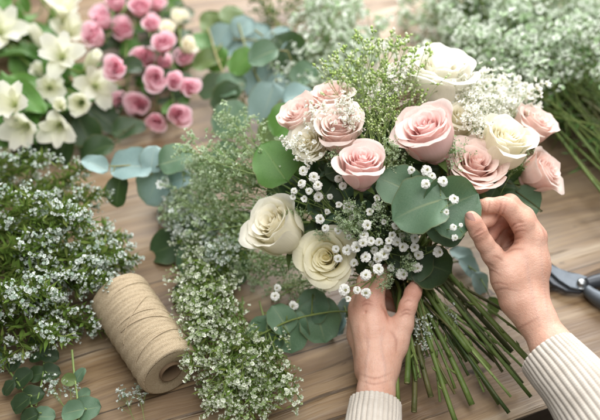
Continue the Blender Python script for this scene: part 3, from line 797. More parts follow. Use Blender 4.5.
def hand_mesh(name, groups, creases, reds, h=.0011, palm_k=.012, lines=()):
    """groups: {'palm': [(a, b, ra, rb)...], finger: [...]}; world points"""
    allp = np.array([p for g in groups.values() for (a, b, _, _) in g for p in (a, b)])
    lo, hi = allp.min(0)-.036, allp.max(0)+.036
    ax = [np.arange(lo[i], hi[i], h) for i in range(3)]
    X = np.stack(np.meshgrid(*ax, indexing='ij'), -1).astype(np.float32)
    tot = None
    for key, segs in groups.items():
        f = None
        for (a, b, ra, rb) in segs:
            c = cone(X, a, b, ra, rb); f = c if f is None else smin(f, c, palm_k if key == 'palm' else .0045)
        if tot is None: tot = f
        else: tot = smin(tot, f, .0055)
    for (a, b, r, k) in creases:
        c = cone(X, a, b, r, r); tot = -smin(-tot, c, k)
    V, Q = surface_nets(tot.astype(np.float64), lo, h)
    # relax the voxel steps
    n = len(V); E = np.concatenate([Q[:, [0, 1]], Q[:, [1, 2]], Q[:, [2, 3]], Q[:, [3, 0]]])
    deg = np.bincount(E[:, 0], minlength=n) + np.bincount(E[:, 1], minlength=n)
    for it in range(4):
        S = np.zeros_like(V)
        for c in range(3): S[:, c] = np.bincount(E[:, 0], V[E[:, 1], c], n) + np.bincount(E[:, 1], V[E[:, 0], c], n)
        V = V + (S/deg[:, None] - V)*(.6 if it % 2 == 0 else -.45)
    V, cr, vn = strokes(V, Q, lines)
    red = np.zeros(n)
    for (c, r, s) in reds: red = np.maximum(red, s*np.exp(-(np.linalg.norm(V-c, axis=1)/r)**2))
    m = MB(); m.add(V, Q, lp=np.stack([red, cr, vn], 1)); return m.mesh(name, M['skin'])
def seg(pts):                       # [(px, py, depth, radius px)...] -> cones
    out = []
    for a, b in zip(pts[:-1], pts[1:]):
        out.append((PD(*a[:3]), PD(*b[:3]), a[3]*a[2]/FOCAL, b[3]*b[2]/FOCAL))
    return out

person = thing('person', 'person in a cream ribbed sweater gripping the bouquet and tucking in a leaf', 'person', P(470, 480, 0))
# the gripping hand
G1 = {
 'palm': seg([(372, 470, .83, 22), (375, 420, .875, 20), (376, 392, .897, 18.5), (378, 366, .912, 18)]) +
         seg([(370, 366, .915, 13), (362, 318, .945, 12), (359, 309, .950, 10.5)]) + seg([(376, 366, .912, 14), (370, 330, .930, 13.5), (366, 303, .938, 11)]) +
         seg([(384, 366, .914, 14), (380, 335, .930, 13), (374, 301, .935, 10.5)]) + seg([(368, 370, .925, 13), (360, 335, .968, 12), (357, 322, .975, 10)]) +
         seg([(383, 372, .914, 14), (394, 344, .925, 13), (402, 326, .928, 10)]) + seg([(374, 372, .93, 15), (376, 335, .96, 14)]),
 'index': seg([(374, 301, .935, 10), (379, 281, .935, 9), (390, 268, .968, 8), (405, 272, .995, 7)]),
 'middle': seg([(366, 303, .938, 10.5), (366, 282, .942, 9.5), (378, 272, .985, 8.5), (405, 282, 1.005, 7.2)]),
 'ring': seg([(359, 309, .950, 10), (358, 292, .960, 9), (374, 284, 1.0, 8), (404, 296, 1.01, 7)]),
 'little': seg([(357, 322, .975, 9), (356, 308, .985, 8), (374, 300, 1.01, 7), (398, 308, 1.012, 6)]),
 'thumb': seg([(394, 346, .925, 13), (403, 324, .927, 11), (408, 306, .927, 9.2), (413, 293, .930, 8.8), (417, 284, .934, 7)]),
}
c1 = [(PD(385, 312, .914), PD(388, 322, .908), .0012, .003), (PD(402, 305, .914), PD(414, 309, .914), .0008, .002), (PD(362, 318, .925), PD(366, 312, .922), .0008, .002)]
r1 = [(PD(366, 301, .926), .014, .7), (PD(374, 300, .925), .012, .6), (PD(356, 310, .94), .014, .7), (PD(414, 292, .92), .016, .7), (PD(408, 306, .918), .010, .5), (PD(386, 316, .92), .014, .45)]
F_, T_ = -.0007, .0006
l1 = [([(381, 305), (386, 313), (389, 323)], F_, .9), ([(400, 313), (406, 310), (411, 311)], F_*.8, .7), ([(399, 317), (405, 314), (411, 315)], F_*.8, .7), ([(403, 303), (408, 300), (413, 302)], F_*.7, .6),
      ([(359, 374), (375, 378), (392, 373)], F_*.7, .8), ([(361, 381), (375, 384), (391, 380)], F_*.5, .7), ([(390, 330), (396, 340), (396, 352)], F_*.5, 1.0),
      ([(367, 306), (370, 330), (373, 366)], T_*1.3, 2.6), ([(376, 305), (378, 330), (378, 362)], T_*1.1, 2.4), ([(359, 314), (362, 335), (368, 364)], T_*1.2, 2.4), ([(363, 330), (369, 345), (366, 372), (370, 396)], T_*.8, 1.2), ([(384, 325), (381, 345), (385, 370), (382, 396)], T_*.7, 1.2),
      ([(362, 303), (366, 300), (371, 302)], F_*.6, .7), ([(361, 306.5), (366, 304), (372, 305.5)], F_*.5, .7)]
l2 = [([(471.5, 236), (478, 232.5), (484.5, 229)], F_, .7), ([(472.5, 239), (479, 236), (486, 231.5)], F_*.9, .7), ([(474, 233.5), (478, 230.5), (482, 227.5)], F_*.6, .6),
      ([(502, 249.5), (510, 245), (519, 242)], F_*1.5, .8), ([(506, 246), (513, 240), (522, 238)], F_*1.2, .8), ([(510, 237), (517, 232), (525, 231)], F_*1.4, .8), ([(507, 230), (515, 224.5), (524, 222)], F_*1.3, .8), ([(514, 229), (520, 226.5), (527, 226)], F_*.8, .6),
      ([(505, 253), (514, 249), (524, 249)], F_*.7, .8), ([(495, 218), (499, 211), (501, 203)], F_*1.2, .8), ([(498, 219), (503, 213), (506, 204)], F_*.8, .7), ([(487, 213), (489, 206), (489, 201)], F_*.8, .6), ([(500, 200), (504, 198.5), (508, 200)], F_*.6, .6),
      ([(541, 226), (544, 232), (545, 239)], F_*.5, .7), ([(489, 285), (498, 283), (508, 285)], F_*.5, .8), ([(492, 292), (504, 289), (517, 291)], F_*.6, .8), ([(515, 330), (527, 324), (538, 318)], F_*.25, .9),
      ([(482, 262), (489, 264), (497, 270)], F_*.6, .9), ([(486, 270), (493, 271), (501, 276)], F_*.5, .9), ([(492, 256), (499, 258), (504, 262)], F_*.5, .8),
      ([(537, 240), (538, 268), (537, 300)], T_*1.2, 2.6), ([(526, 248), (528, 272), (533, 298), (541, 326)], T_*.9, 1.3), ([(540, 250), (543, 280), (547, 312), (556, 334)], T_*.8, 1.2)]
hand1 = part('hand', hand_mesh('hand', {k: [(a, b, ra*.92, rb*.92) for a, b, ra, rb in v] for k, v in G1.items()}, c1, r1, lines=l1), person, label='gripping hand wrapped round the cut stems')
# the raised hand
G2 = {
 'palm': seg([(640, 480, .79, 24), (585, 395, .832, 22), (553, 348, .865, 20.5), (534, 316, .884, 19), (524, 300, .892, 18.5)]) +
         seg([(526, 302, .892, 18), (527, 268, .898, 17), (529, 240, .900, 13.5)]) + seg([(532, 300, .898, 15), (535, 265, .905, 13), (535, 238, .908, 11.5)]) +
         seg([(516, 298, .890, 18), (509, 277, .890, 16), (505, 264, .888, 10)]) + seg([(534, 300, .912, 14), (536, 262, .930, 12), (535, 242, .930, 10.5)]) +
         seg([(534, 300, .920, 13), (533, 265, .945, 12), (531, 248, .950, 10)]) + seg([(508, 276, .892, 14), (520, 258, .895, 13)]) + seg([(517, 262, .935, 12), (504, 240, .950, 10)]),
 'index': seg([(529, 238, .899, 13), (522, 223.5, .893, 11.2), (507, 207, .886, 8.8), (502, 205, .885, 8.4), (488, 205.5, .889, 7.6), (480, 207, .897, 7.0), (473, 209.5, .902, 6.2)]),
 'middle': seg([(535, 236, .910, 11.5), (524, 217, .905, 10.5), (510, 203, .902, 9), (500, 207, .903, 8.3), (488, 219, .900, 7.8), (478, 225, .896, 6.5)]),
 'ring': seg([(535, 242, .930, 10.5), (523, 222, .928, 9.5), (510, 214, .928, 8.6), (500, 222, .926, 8), (490, 235, .920, 7), (484, 240, .915, 6)]),
 'little': seg([(531, 248, .950, 9.5), (520, 232, .950, 8.4), (508, 226, .948, 7.6), (499, 236, .942, 6.8), (494, 246, .935, 6)]),
 'thumb': seg([(506, 274, .890, 13), (492, 254, .884, 10.6), (484.5, 243, .878, 9.0), (478, 231, .872, 8.8), (473.5, 222, .869, 8.2), (471, 217, .8685, 6.4)]),
}
c2 = [(PD(474, 234, .861), PD(484, 229.5, .861), .0007, .0018), (PD(475, 237, .8615), PD(485, 232.5, .8615), .0005, .0015),
      (PD(507, 226, .876), PD(520, 222, .880), .0011, .003), (PD(505, 247, .873), PD(517, 240, .879), .0012, .003), (PD(511, 236, .876), PD(521, 231, .880), .0009, .0022),
      (PD(497, 214, .874), PD(500, 208, .872), .0008, .002), (PD(488, 216, .874), PD(486, 210, .872), .0005, .0014)]
r2 = [(PD(474, 218, .864), .012, .7), (PD(479, 231, .863), .009, .5), (PD(502, 205, .876), .012, .75), (PD(477, 209, .875), .012, .8), (PD(512, 232, .88), .014, .75), (PD(541, 232, .90), .013, .55), (PD(495, 228, .91), .02, .9), (PD(507, 246, .878), .008, .6)]
hand2 = part('hand', hand_mesh('hand', {k: [(a, b, ra*.955, rb*.955) for a, b, ra, rb in v] for k, v in G2.items()}, c2, r2, lines=l2), person, label='raised hand pinching a leaf between thumb and forefinger')
def nail(c, tip, nn, w, l):
    m = MB(); u = np.linspace(-1, 1, 7)[:, None]*np.ones((1, 9)); v = np.linspace(0, 1, 9)[None, :]*np.ones((7, 1))
    hw = np.where(v < .75, 1, np.sqrt(np.clip(1-((v-.75)/.27)**2, 0, 1)))*np.where(v < .18, .80+.2*np.sin(v/.18*PI/2), 1)
    x = u*hw*w; z = -.42*w*(u*hw)**2 - .10*l*(v-.4)**2*2
    M0 = leaf_matrix(c, 1, tip, nn); y = (v-.5)*l
    pts = np.stack([x, y+.5, z], 2); m.grid(pts, np.zeros_like(pts)); return m.mesh('fingernail', M['nail']), M0
bh = Vector(person['_loc'])
def add_nail(hand, c, tip, nn, w, l):
    me, Mx = nail(c, tip, nn, w, l)
    part('fingernail', me, hand, Mx, base=(0, 0, 0))
add_nail(hand2, PD(468.9, 218.4, .8616), nrm(PD(470, 214, .8685)-PD(477, 228, .870)), vdir(-.80, .12), .0052, .0115)
add_nail(hand2, PD(476, 203.4, .897), nrm(PD(472, 209, .903)-PD(482, 207, .897)), vdir(-.1, .93), .0048, .0105)
add_nail(hand1, PD(418.2, 285.2, .9268), nrm(PD(417, 284, .934)-PD(410, 300, .927)), vdir(.55, .35), .0054, .0115)

def sleeve(axis_pts, radii, nrib, stitches, seed, squash=1.0):
    rg = np.random.RandomState(seed); pts = spline(axis_pts, 22); n = len(pts); m = MB()
    rad = np.interp(np.linspace(0, 1, n), np.linspace(0, 1, len(radii)), radii)
    tan = np.gradient(pts, axis=0); tan /= np.linalg.norm(tan, axis=1, keepdims=True)
    K = nrib*10; a = np.linspace(0, 2*PI, K+1); rows = []; lps = []
    x, y, _ = frame(tan[0]); d = np.concatenate([[0], np.cumsum(np.linalg.norm(np.diff(pts, axis=0), axis=1))])
    ph = rg.uniform(0, 6, 4)
    # the cuff's rolled edge and its inside come first
    pre = [(-.0, .80, .020), (0, .86, .006), (0, .92, .0015), (0, .97, 0.0)]
    seq = [(0, f, s, 0) for (_, f, s) in pre] + [(i, 1, 0, 1) for i in range(n)]
    for (i, f, s, outer) in seq:
        if i == 0 or outer: x = nrm(x - tan[i]*np.dot(x, tan[i])); y = np.cross(tan[i], x)
        c = pts[i] + tan[i]*s
        wob = .035*np.sin(2*a+ph[0]+d[i]*14) + .02*np.sin(3*a+ph[1]-d[i]*30)
        fold = .03*np.sin(d[i]*70+2*np.sin(a+ph[2]))*min(1, d[i]/.03)
        rib = np.abs(np.cos(a*nrib/2 + .05*np.sin(d[i]*60+ph[3])))**.45
        r = rad[i]*f*(1+wob+fold) + .0026*(rib-.5)*(1 if outer else .6)
        rows.append(c + np.cos(a)[:, None]*x*r[:, None] + np.sin(a)[:, None]*y*r[:, None]*squash)
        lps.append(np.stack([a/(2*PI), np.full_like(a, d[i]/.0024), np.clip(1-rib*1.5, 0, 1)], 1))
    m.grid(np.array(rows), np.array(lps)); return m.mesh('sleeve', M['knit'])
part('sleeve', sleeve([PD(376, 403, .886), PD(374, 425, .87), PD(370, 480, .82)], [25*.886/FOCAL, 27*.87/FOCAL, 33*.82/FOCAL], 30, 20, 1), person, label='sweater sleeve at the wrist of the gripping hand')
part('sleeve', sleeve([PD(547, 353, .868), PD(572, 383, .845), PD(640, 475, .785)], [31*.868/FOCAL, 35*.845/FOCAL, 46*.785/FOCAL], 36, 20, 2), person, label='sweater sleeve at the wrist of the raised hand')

# ------------------------------------------------------------------ twine spool
def spool():
    e1, e2 = P(119, 296, .036), P(171, 372, .036)
    ax = nrm(e2-e1); ax[2] = 0; ax = nrm(ax); L = np.linalg.norm(e2-e1); R0, R1 = .0352, .0345
    t = thing('twine_spool', 'natural jute twine wound on a cardboard tube, lying on the table', 'twine', (e1[0], e1[1], 0))
    x, y, z = frame(ax)
    na, nl = 180, 520
    a = np.linspace(0, 2*PI, na+1)[None, :]; s = np.linspace(0, 1, nl)[:, None]
    pitch = .0017
    lay = np.sin(s*9+2*np.sin(a)) + .8*np.sin(s*23+a+1)             # bands wound at opposing slants
    slant = .022*np.sin(a+.6) + .004*np.sin(2*a+1)
    phs = (s*L + slant)/pitch
    ridge = np.abs(np.sin(PI*phs))**.8
    ph2 = (s*L - slant*2.2 + .01*a)/pitch
    ridge2 = np.abs(np.sin(PI*ph2))**.8
    sel = np.clip(lay*1.2 - .9, 0, 1)
    rg_ = ridge*(1-sel) + ridge2*sel
    prof = R0 + (R1-R0)*s
    rnd = np.minimum(1, np.minimum(s, 1-s)*L/.004); rnd = np.sqrt(np.clip(1-(1-rnd)**2, 0, 1))
    r = prof - .004*(1-rnd) + .0009*rg_ + .0004*sel + .0004*np.sin(s*60+3*np.sin(a*2)) + .0003*np.sin(s*140)
    c = np.asarray(e1)[None, None, :] + (s*L)[..., None]*ax
    pts = c + (np.cos(a)*r)[..., None]*x + (np.sin(a)*r)[..., None]*y
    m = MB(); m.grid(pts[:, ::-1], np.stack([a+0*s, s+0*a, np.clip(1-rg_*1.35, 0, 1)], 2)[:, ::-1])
    # wound ends: rings of twine down to the tube
    for (e, dr, Re) in ((e1, -1, R0-.0028), (np.asarray(e1)+ax*L, 1, R1-.0028)):
        q = np.linspace(0, 1, 60)[:, None]; rr = Re + (.0132-Re)*q
        rp = np.abs(np.sin(PI*rr/.0013))
        ee = np.asarray(e)[None, None, :] + (dr*(.0004*rp - .0030*q**2 + 0*a))[..., None]*ax
        pp = ee + (np.cos(a)*rr)[..., None]*x + (np.sin(a)*rr)[..., None]*y
        m.grid(pp if dr > 0 else pp[:, ::-1], np.stack([a+0*q, q+0*a, np.clip(1-rp*1.3+0*a, 0, 1)], 2))
    # loose strands lying over the windings
    for (s0, s1, a0, a1) in ((.30, .62, 1.2, 3.0), (.52, .44, .8, 3.4), (.75, .86, .9, 3.2), (.12, .2, .6, 3.1), (.62, .52, 1.0, 2.8)):
        q = np.linspace(0, 1, 40); th = a0+(a1-a0)*q; ss = s0+(s1-s0)*q
        rad = R0 + .0010*np.sin(PI*np.clip(q*1.02, 0, 1))**.4
        m.tube(np.array([np.asarray(e1)+ax*L*k + (x*math.cos(h)+y*math.sin(h))*r_ for k, h, r_ in zip(ss, th, rad)]), .00062, 6, .1)
    # fuzz
    rs = np.random.RandomState(4)
    for _ in range(260):
        h = rs.uniform(0, 6.28); k = rs.uniform(.02, .98); n0 = x*math.cos(h)+y*math.sin(h)
        b = np.asarray(e1)+ax*L*k+n0*(R0+.0005); d = nrm(n0*.8+rs.normal(size=3)*.8)*rs.uniform(.002, .006)
        m.tube(np.array([b, b+d*.5+rs.normal(size=3)*.0006, b+d]), .00008, 3, .0, False)
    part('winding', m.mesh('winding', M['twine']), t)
    tb = MB(); rr = [.0132, .0132, .0116, .0116]; oo = [-.02, .0015, .0015, -.07]
    for e, dr in ((np.asarray(e1)+ax*L, 1), (np.asarray(e1), -1)):
        g = np.array([[np.asarray(e)+ax*dr*o + (x*math.cos(h)+y*math.sin(h))*r_ for o, r_ in zip(oo, rr)] for h in np.linspace(0, 2*PI, 49)])
        tb.grid(g if dr < 0 else g[::-1], np.zeros((49, 4, 3)))
    part('tube', tb.mesh('tube', M['card']), t)
spool()

# ------------------------------------------------------------------ secateurs
def plate(m, poly, z, th, px=True):
    pts = [P(x, y, z) for x, y in poly]; n = len(pts)
    c = np.mean(pts, 0); inn = [p + nrm(c-p)*.0012 for p in pts]
    top = [p+np.array([0, 0, th/2]) for p in inn]; mid = [p+np.array([0, 0, th/2-.0012]) for p in pts]; bot = [p-np.array([0, 0, th/2]) for p in pts]
    v = np.array(top + mid + bot + [c+np.array([0, 0, th/2]), c-np.array([0, 0, th/2])]); q = []; t = []
    for k in range(n):
        j = (k+1) % n
        q += [(k, n+k, n+j, j), (n+k, 2*n+k, 2*n+j, n+j)]; t += [(3*n, k, j), (3*n+1, 2*n+j, 2*n+k)]
    m.add(v, q, t)
def secateurs():
    t = thing('secateurs', 'grey steel garden secateurs lying on the table beyond the raised hand', 'secateurs', P(583, 282, 0))
    up = [(520, 238), (535, 253), (546, 262), (560, 269), (572, 274), (580, 275), (588, 278), (586, 287), (578, 290), (570, 288), (559, 281), (547, 270), (534, 259)]
    lo = [(524, 246), (540, 264), (556, 279), (572, 289), (584, 292), (592, 287), (580, 293), (566, 292), (552, 285), (536, 268)]
    def ev(poly):
        n = len(poly); out = []
        for i in range(n):
            a, b = np.array(poly[i]), np.array(poly[(i+1) % n]); out += [tuple(a), tuple((a+b)/2)]
        return out
    m = MB(); plate(m, ev(up), .0150, .0032); part('blade', m.mesh('blade', M['steel'], False), t)
    m = MB(); plate(m, lo, .0105, .0045); part('counter_blade', m.mesh('counter_blade', M['steel_dark'], False), t)
    m = MB(); m.tube(spline([P(586, 284, .0125), P(600, 281, .013), P(640, 276, .014), P(700, 290, .014)], 8), np.concatenate([np.linspace(.0075, .0105, 12), np.full(13, .0105)]), 12); part('handle', m.mesh('handle', M['steel_dark']), t)
    m = MB(); m.tube(spline([P(586, 289, .0125), P(598, 298, .013), P(640, 318, .013), P(700, 330, .013)], 8), np.concatenate([np.linspace(.0065, .0095, 12), np.full(13, .0095)]), 12); part('handle', m.mesh('handle', M['steel']), t)
    m = MB(); c = P(582, 281.5, .021); c[2] = 0; prof = [(.0, .0225), (.003, .0223), (.0052, .0212), (.0058, .0195), (.0058, .0165), (.0085, .0165), (.0088, .0158)]
    g = np.array([[(c[0]+r*math.cos(a), c[1]+r*math.sin(a), z) for r, z in prof] for a in np.linspace(0, 2*PI, 33)]); m.grid(g[::-1], np.zeros((33, 7, 3)))
    part('pivot_screw', m.mesh('pivot_screw', M['screw']), t)
secateurs()

# ------------------------------------------------------------------ loose eucalyptus on the table
def LT(px, py, z, size_px, deg, tilt=(0, 0), mk='euc', shp='round', away=.0, face=.5):
    c = P(px, py, z); d = depth_of(c)
    n = nrm(vdir(tilt[0], tilt[1])*face + np.array([0, 0, 1])*(1-face))
    return (c, size_px*d/FOCAL, img_dir(deg, away), n, mk, shp)
euc_thing('eucalyptus_branch', 'silver eucalyptus branch with broad pale leaves reaching out left of the bouquet', 'eucalyptus', 'loose eucalyptus',
    [P(300, 190, .06), P(250, 172, .07), P(205, 160, .08), P(160, 163, .085), P(120, 166, .085), P(102, 166, .085)],
    [LT(95, 164, .09, 30, 155, (-.2, .5), 'euc_pale', 'oval'), LT(130, 164, .088, 42, 175, (0, .3), 'euc_pale', 'round'), LT(118, 191, .06, 34, 262, (-.2, .1), 'euc_dark', 'oval'),
     LT(153, 158, .095, 26, 80, (.2, .6), 'euc_pale', 'round'), LT(178, 158, .1, 36, 20, (.1, .3), 'euc', 'round'), LT(152, 187, .06, 38, 240, (.1, .3), 'euc_pale', 'round'), LT(176, 181, .07, 34, 200, (.2, .3), 'euc_pale', 'oval'),
     LT(214, 172, .05, 36, 250, (.0, .2), 'euc', 'round'), LT(226, 155, .07, 30, 60, (.0, .4), 'euc', 'round')], M['stem_tan'])
euc_thing('eucalyptus_branch', 'low eucalyptus branch with deep green leaves in the shade left of the white rose', 'eucalyptus', 'loose eucalyptus',
    [P(300, 262, .02), P(250, 252, .02), P(205, 240, .022), P(175, 240, .02)],
    [LT(166, 246, .012, 40, 195, (0, .2), 'euc_dark', 'round'), LT(195, 262, .012, 36, 265, (0, .2), 'euc', 'round'), LT(200, 224, .03, 34, 120, (0, .3), 'euc', 'round'), LT(232, 268, .015, 38, 260, (0, .2), 'euc', 'round'), LT(243, 228, .03, 36, 70, (0, .3), 'euc_dark', 'round'), LT(182, 293, .012, 24, 190, (0, .3), 'euc_dark', 'round')], M['stem'])
euc_thing('eucalyptus_branch', 'eucalyptus branch with drooping deep green leaves below the cream rose', 'eucalyptus', 'loose eucalyptus',
    [P(232, 348, .018), P(262, 334, .03), P(292, 320, .04), P(330, 312, .045), P(352, 312, .04)],
    [LT(266, 338, .02, 40, 262, (-.1, .1), 'euc', 'round'), LT(290, 333, .025, 42, 275, (0, .1), 'euc', 'round'), LT(321, 322, .03, 44, 285, (.1, .1), 'euc', 'round'), LT(280, 318, .04, 30, 120, (-.2, .4), 'euc', 'round'), LT(312, 305, .045, 34, 80, (0, .4), 'euc', 'round'), LT(334, 322, .02, 30, 320, (.1, .4), 'euc_pale', 'oval')], M['stem'])
euc_thing('eucalyptus_sprig', 'broken silver eucalyptus tip on the table behind the gripping hand', 'eucalyptus', 'loose eucalyptus',
    [P(362, 338, .01), P(350, 322, .014), P(344, 305, .016)],
    [LT(344, 308, .016, 22, 80, (-.2, .4), 'euc_pale', 'oval'), LT(336, 326, .012, 26, 235, (-.3, .3), 'euc_pale', 'oval')], M['stem'])
euc_thing('eucalyptus_sprig', 'small silver leaf tip on the table between the cut stems and the raised hand', 'eucalyptus', 'loose eucalyptus',
    [P(440, 266, .012), P(460, 262, .014), P(482, 276, .012)],
    [LT(462, 255, .016, 26, 150, (0, .4), 'euc_pale', 'oval'), LT(470, 267, .014, 28, -35, (0, .4), 'euc_pale', 'oval'), LT(480, 284, .012, 26, -60, (0, .3), 'euc_pale', 'oval'), LT(493, 306, .01, 20, -70, (0, .3), 'leaf_olive', 'oval')], M['stem'])
euc_thing('eucalyptus_sprig', 'thin eucalyptus sprig of small leaves leaning across the lower left table corner', 'eucalyptus', 'small eucalyptus sprigs',
    [P(-6, 352, .02), P(10, 372, .02), P(26, 395, .02), P(40, 425, .018)],
    [LT(0, 354, .03, 16, 100, (0, .3), 'euc', 'round'), LT(14, 364, .028, 18, 60, (0, .3), 'euc_dark', 'oval'), LT(8, 388, .02, 19, 230, (0, .3), 'euc_dark', 'oval'), LT(24, 378, .024, 21, 40, (0, .3), 'euc_dark', 'round'), LT(34, 396, .02, 21, 20, (0, .3), 'euc_dark', 'round'), LT(20, 404, .02, 21, 215, (0, .3), 'euc_dark', 'round'), LT(45, 416, .02, 21, 0, (0, .3), 'euc', 'round'), LT(28, 418, .02, 21, 200, (0, .3), 'euc_dark', 'round')], M['stem_light'])
euc_thing('eucalyptus_sprig', 'upright eucalyptus sprig with paired dark leaves below the white filler bunch', 'eucalyptus', 'small eucalyptus sprigs',
    [P(42, 325, .03), P(44, 350, .026), P(43, 375, .022), P(36, 406, .018)],
    [LT(34, 342, .026, 16, 170, (0, .3), 'euc_dark', 'round'), LT(50, 340, .026, 16, 20, (0, .3), 'euc_dark', 'round'), LT(50, 356, .026, 18, -10, (0, .3), 'euc_dark', 'round'), LT(36, 358, .026, 16, 190, (0, .3), 'euc_dark', 'oval'), LT(51, 373, .022, 19, 5, (0, .3), 'euc_dark', 'round'), LT(35, 374, .022, 18, 185, (0, .3), 'euc_dark', 'round')], M['stem_light'])
euc_thing('eucalyptus_sprig', 'short eucalyptus sprig with light upper leaves beside the twine spool\'s shadow', 'eucalyptus', 'small eucalyptus sprigs',
    [P(72, 350, .03), P(74, 372, .026), P(77, 395, .02), P(79, 425, .016)],
    [LT(80, 375, .028, 16, 60, (0, .3), 'euc', 'oval'), LT(68, 380, .026, 14, 160, (0, .3), 'leaf_olive', 'round'), LT(85, 394, .022, 13, 30, (0, .3), 'euc', 'round'), LT(88, 408, .02, 26, 10, (0, .3), 'euc', 'round'), LT(72, 412, .02, 22, 190, (0, .3), 'euc', 'round')], M['stem_light'])
# eucalyptus bunch at the back
BK = [
 ('eucalyptus branch of olive green leaves at the far left of the back eucalyptus bunch', [(288, 150), (250, 110), (222, 70), (208, 28)], .07,
  [(211, 22, 26, 100, 'leaf_olive'), (200, 40, 24, 150, 'leaf_green'), (222, 36, 28, 60, 'euc_pale'), (204, 62, 26, 190, 'leaf_olive'), (216, 60, 26, 250, 'leaf_green'), (232, 84, 30, 20, 'euc'), (212, 88, 30, 200, 'euc_dark'), (226, 100, 34, 230, 'euc_dark')]),
 ('eucalyptus branch of pale leaves in the middle of the back eucalyptus bunch', [(300, 150), (275, 110), (252, 66), (238, 22)], .09,
  [(232, 17, 28, 110, 'leaf_olive'), (244, 26, 24, 50, 'euc_pale'), (234, 44, 34, 190, 'euc_pale'), (257, 36, 32, 60, 'euc_pale'), (241, 62, 30, 220, 'leaf_green'), (266, 78, 44, 40, 'euc_pale'), (266, 104, 40, 250, 'euc_pale'), (284, 88, 34, 20, 'euc_pale'), (230, 121, 40, 215, 'euc')]),
 ('eucalyptus branch with one tilted oval silver leaf highest in the back bunch', [(310, 150), (302, 110), (292, 70), (272, 44), (255, 30)], .12,
  [(277, 40, 36, 65, 'euc_pale'), (287, 55, 40, 300, 'euc_dark'), (262, 56, 30, 200, 'euc'), (300, 96, 30, 10, 'euc_pale'), (285, 122, 36, 230, 'leaf_green'), (272, 130, 34, 200, 'leaf_olive'), (305, 75, 28, 40, 'euc')]),
]
for lab, sp, z, lv in BK:
    r_ = random.Random(lab)
    n = len(sp); sps = [P(x, y, .03 + (z-.03)*i/(n-1)) for i, (x, y) in enumerate(sp)]
    euc_thing('eucalyptus_branch', lab, 'eucalyptus', 'eucalyptus bunch at the back', sps,
        [LT(x, y, z*(.6+.5*r_.random()), s, a, (r_.uniform(-.3, .3), r_.uniform(0, .5)), mk, 'oval' if (s == 36 and a == 65) else 'round') for (x, y, s, a, mk) in lv], M['stem_tan'], (.0022, .0014))

# ------------------------------------------------------------------ bunches of fine white flowers lying round the bouquet
rr = random.Random(5)
KR = SprigKind('babys_breath_sprig', 'pale mint baby\'s breath sprig in the big loose bunch behind the roses at the right', 'baby\'s breath', 'baby\'s breath bunch at the back right',
               M['stem'], M['gyp_mint'], M['needle_dark'], 4, 6, n1=11, n2=5, tips=3, start=.45, w1=.27, ang=.6, fsize=.0190, style='puff', srad=.0055, needles=3, nlen=.06, bend=.14, clus=.45)
for i in range(36):
    f = rr.random()
    tx = 445 + 180*f + rr.uniform(-10, 10); ty = rr.uniform(-14, 95 - 48*f)
    if tx < 470: ty = rr.uniform(5, 60)
    bx = 640 + rr.uniform(-30, 60); by = 150 + rr.uniform(-30, 70) + (1-f)*10
    z = rr.uniform(.02, .15)*(1 if ty > 20 else .7)
    KR.put(P(bx, by, .02+z*.3), P(tx, ty, z))
KR2 = SprigKind('babys_breath_sprig', 'yellowish green baby\'s breath sprig at the left end of the back right bunch', 'baby\'s breath', 'baby\'s breath bunch at the back right',
               M['stem_light'], M['gyp_mint'], M['needle'], 3, 7, n1=11, n2=5, tips=2, start=.3, w1=.32, ang=.6, fsize=.016, style='puff', srad=.006, needles=7, nlen=.08, bend=.12)
for (bx, by, tx, ty, z) in ((520, 85, 432, 8, .05), (515, 80, 444, 20, .06), (520, 90, 438, 38, .04), (510, 85, 448, 0, .05), (505, 95, 440, 48, .05), (530, 80, 462, 4, .07), (520, 100, 455, 60, .05), (500, 90, 444, 28, .03)):
    KR2.put(P(bx, by, .03), P(tx, ty, z))
# thick bare stalks running out of that bunch
for i in range(34):
    x0, y0 = rr.uniform(510, 585), rr.uniform(40, 125); x1, y1 = rr.uniform(625, 690), rr.uniform(115, 225)
    a, b = P(x0, y0, rr.uniform(.02, .1)), P(x1, y1, rr.uniform(.01, .06)); m = MB()
    m.tube(bez(a, a+(b-a)*.3+np.array([0, .01, .01]), a+(b-a)*.7+np.array([0, .01, 0]), b, 10), np.linspace(.0016, .0026, 10), 6, rr.random())
    for _ in range(10):
        q = a+(b-a)*rr.random(); d = nrm(np.array([rr.gauss(0, 1) for _ in range(3)]) + (a-b)*3); m.tube(np.array([q, q+d*.02, q+d*.04+np.array([0, 0, .004])]), [.0008, .0007, .0004], 4, rr.random())
    single('flower_stalk', m.mesh('flower_stalk', M['stem'] if i % 3 else M['stem_dark']), 'long bare green stalk trailing out of the back right baby\'s breath bunch', 'stalk', 'stalks of the back right bunch')

KT = SprigKind('babys_breath_sprig', 'mint white baby\'s breath sprig fanning up between the silver eucalyptus and the green filler', 'baby\'s breath', 'baby\'s breath behind the bouquet',
               M['stem'], M['gyp_mint'], M['needle_dark'], 3, 8, n1=11, n2=6, tips=3, start=.3, w1=.33, ang=.6, fsize=.024, style='puff', srad=.007, needles=3, nlen=.06, bend=.12)
for (tx, ty, z) in ((296, 62, .08), (305, 40, .09), (318, 30, .09), (330, 22, .08), (345, 18, .07), (358, 38, .08), (338, 52, .1), (322, 62, .1), (310, 80, .1), (352, 60, .09)):
    KT.put(P(345+rr.uniform(-15, 15), 150, .06), P(tx, ty, z))
KO = SprigKind('greenery_sprig', 'brownish olive filler sprig at the top behind the silver eucalyptus', 'greenery', 'olive filler sprigs at the back',
               M['stem_tan'], M['needle_dark'], M['needle'], 2, 9, n1=10, n2=5, tips=2, start=.3, w1=.3, ang=.6, fsize=.016, style='bud', srad=.006, needles=6, nlen=.07, bend=.1, headname='bud_cluster')
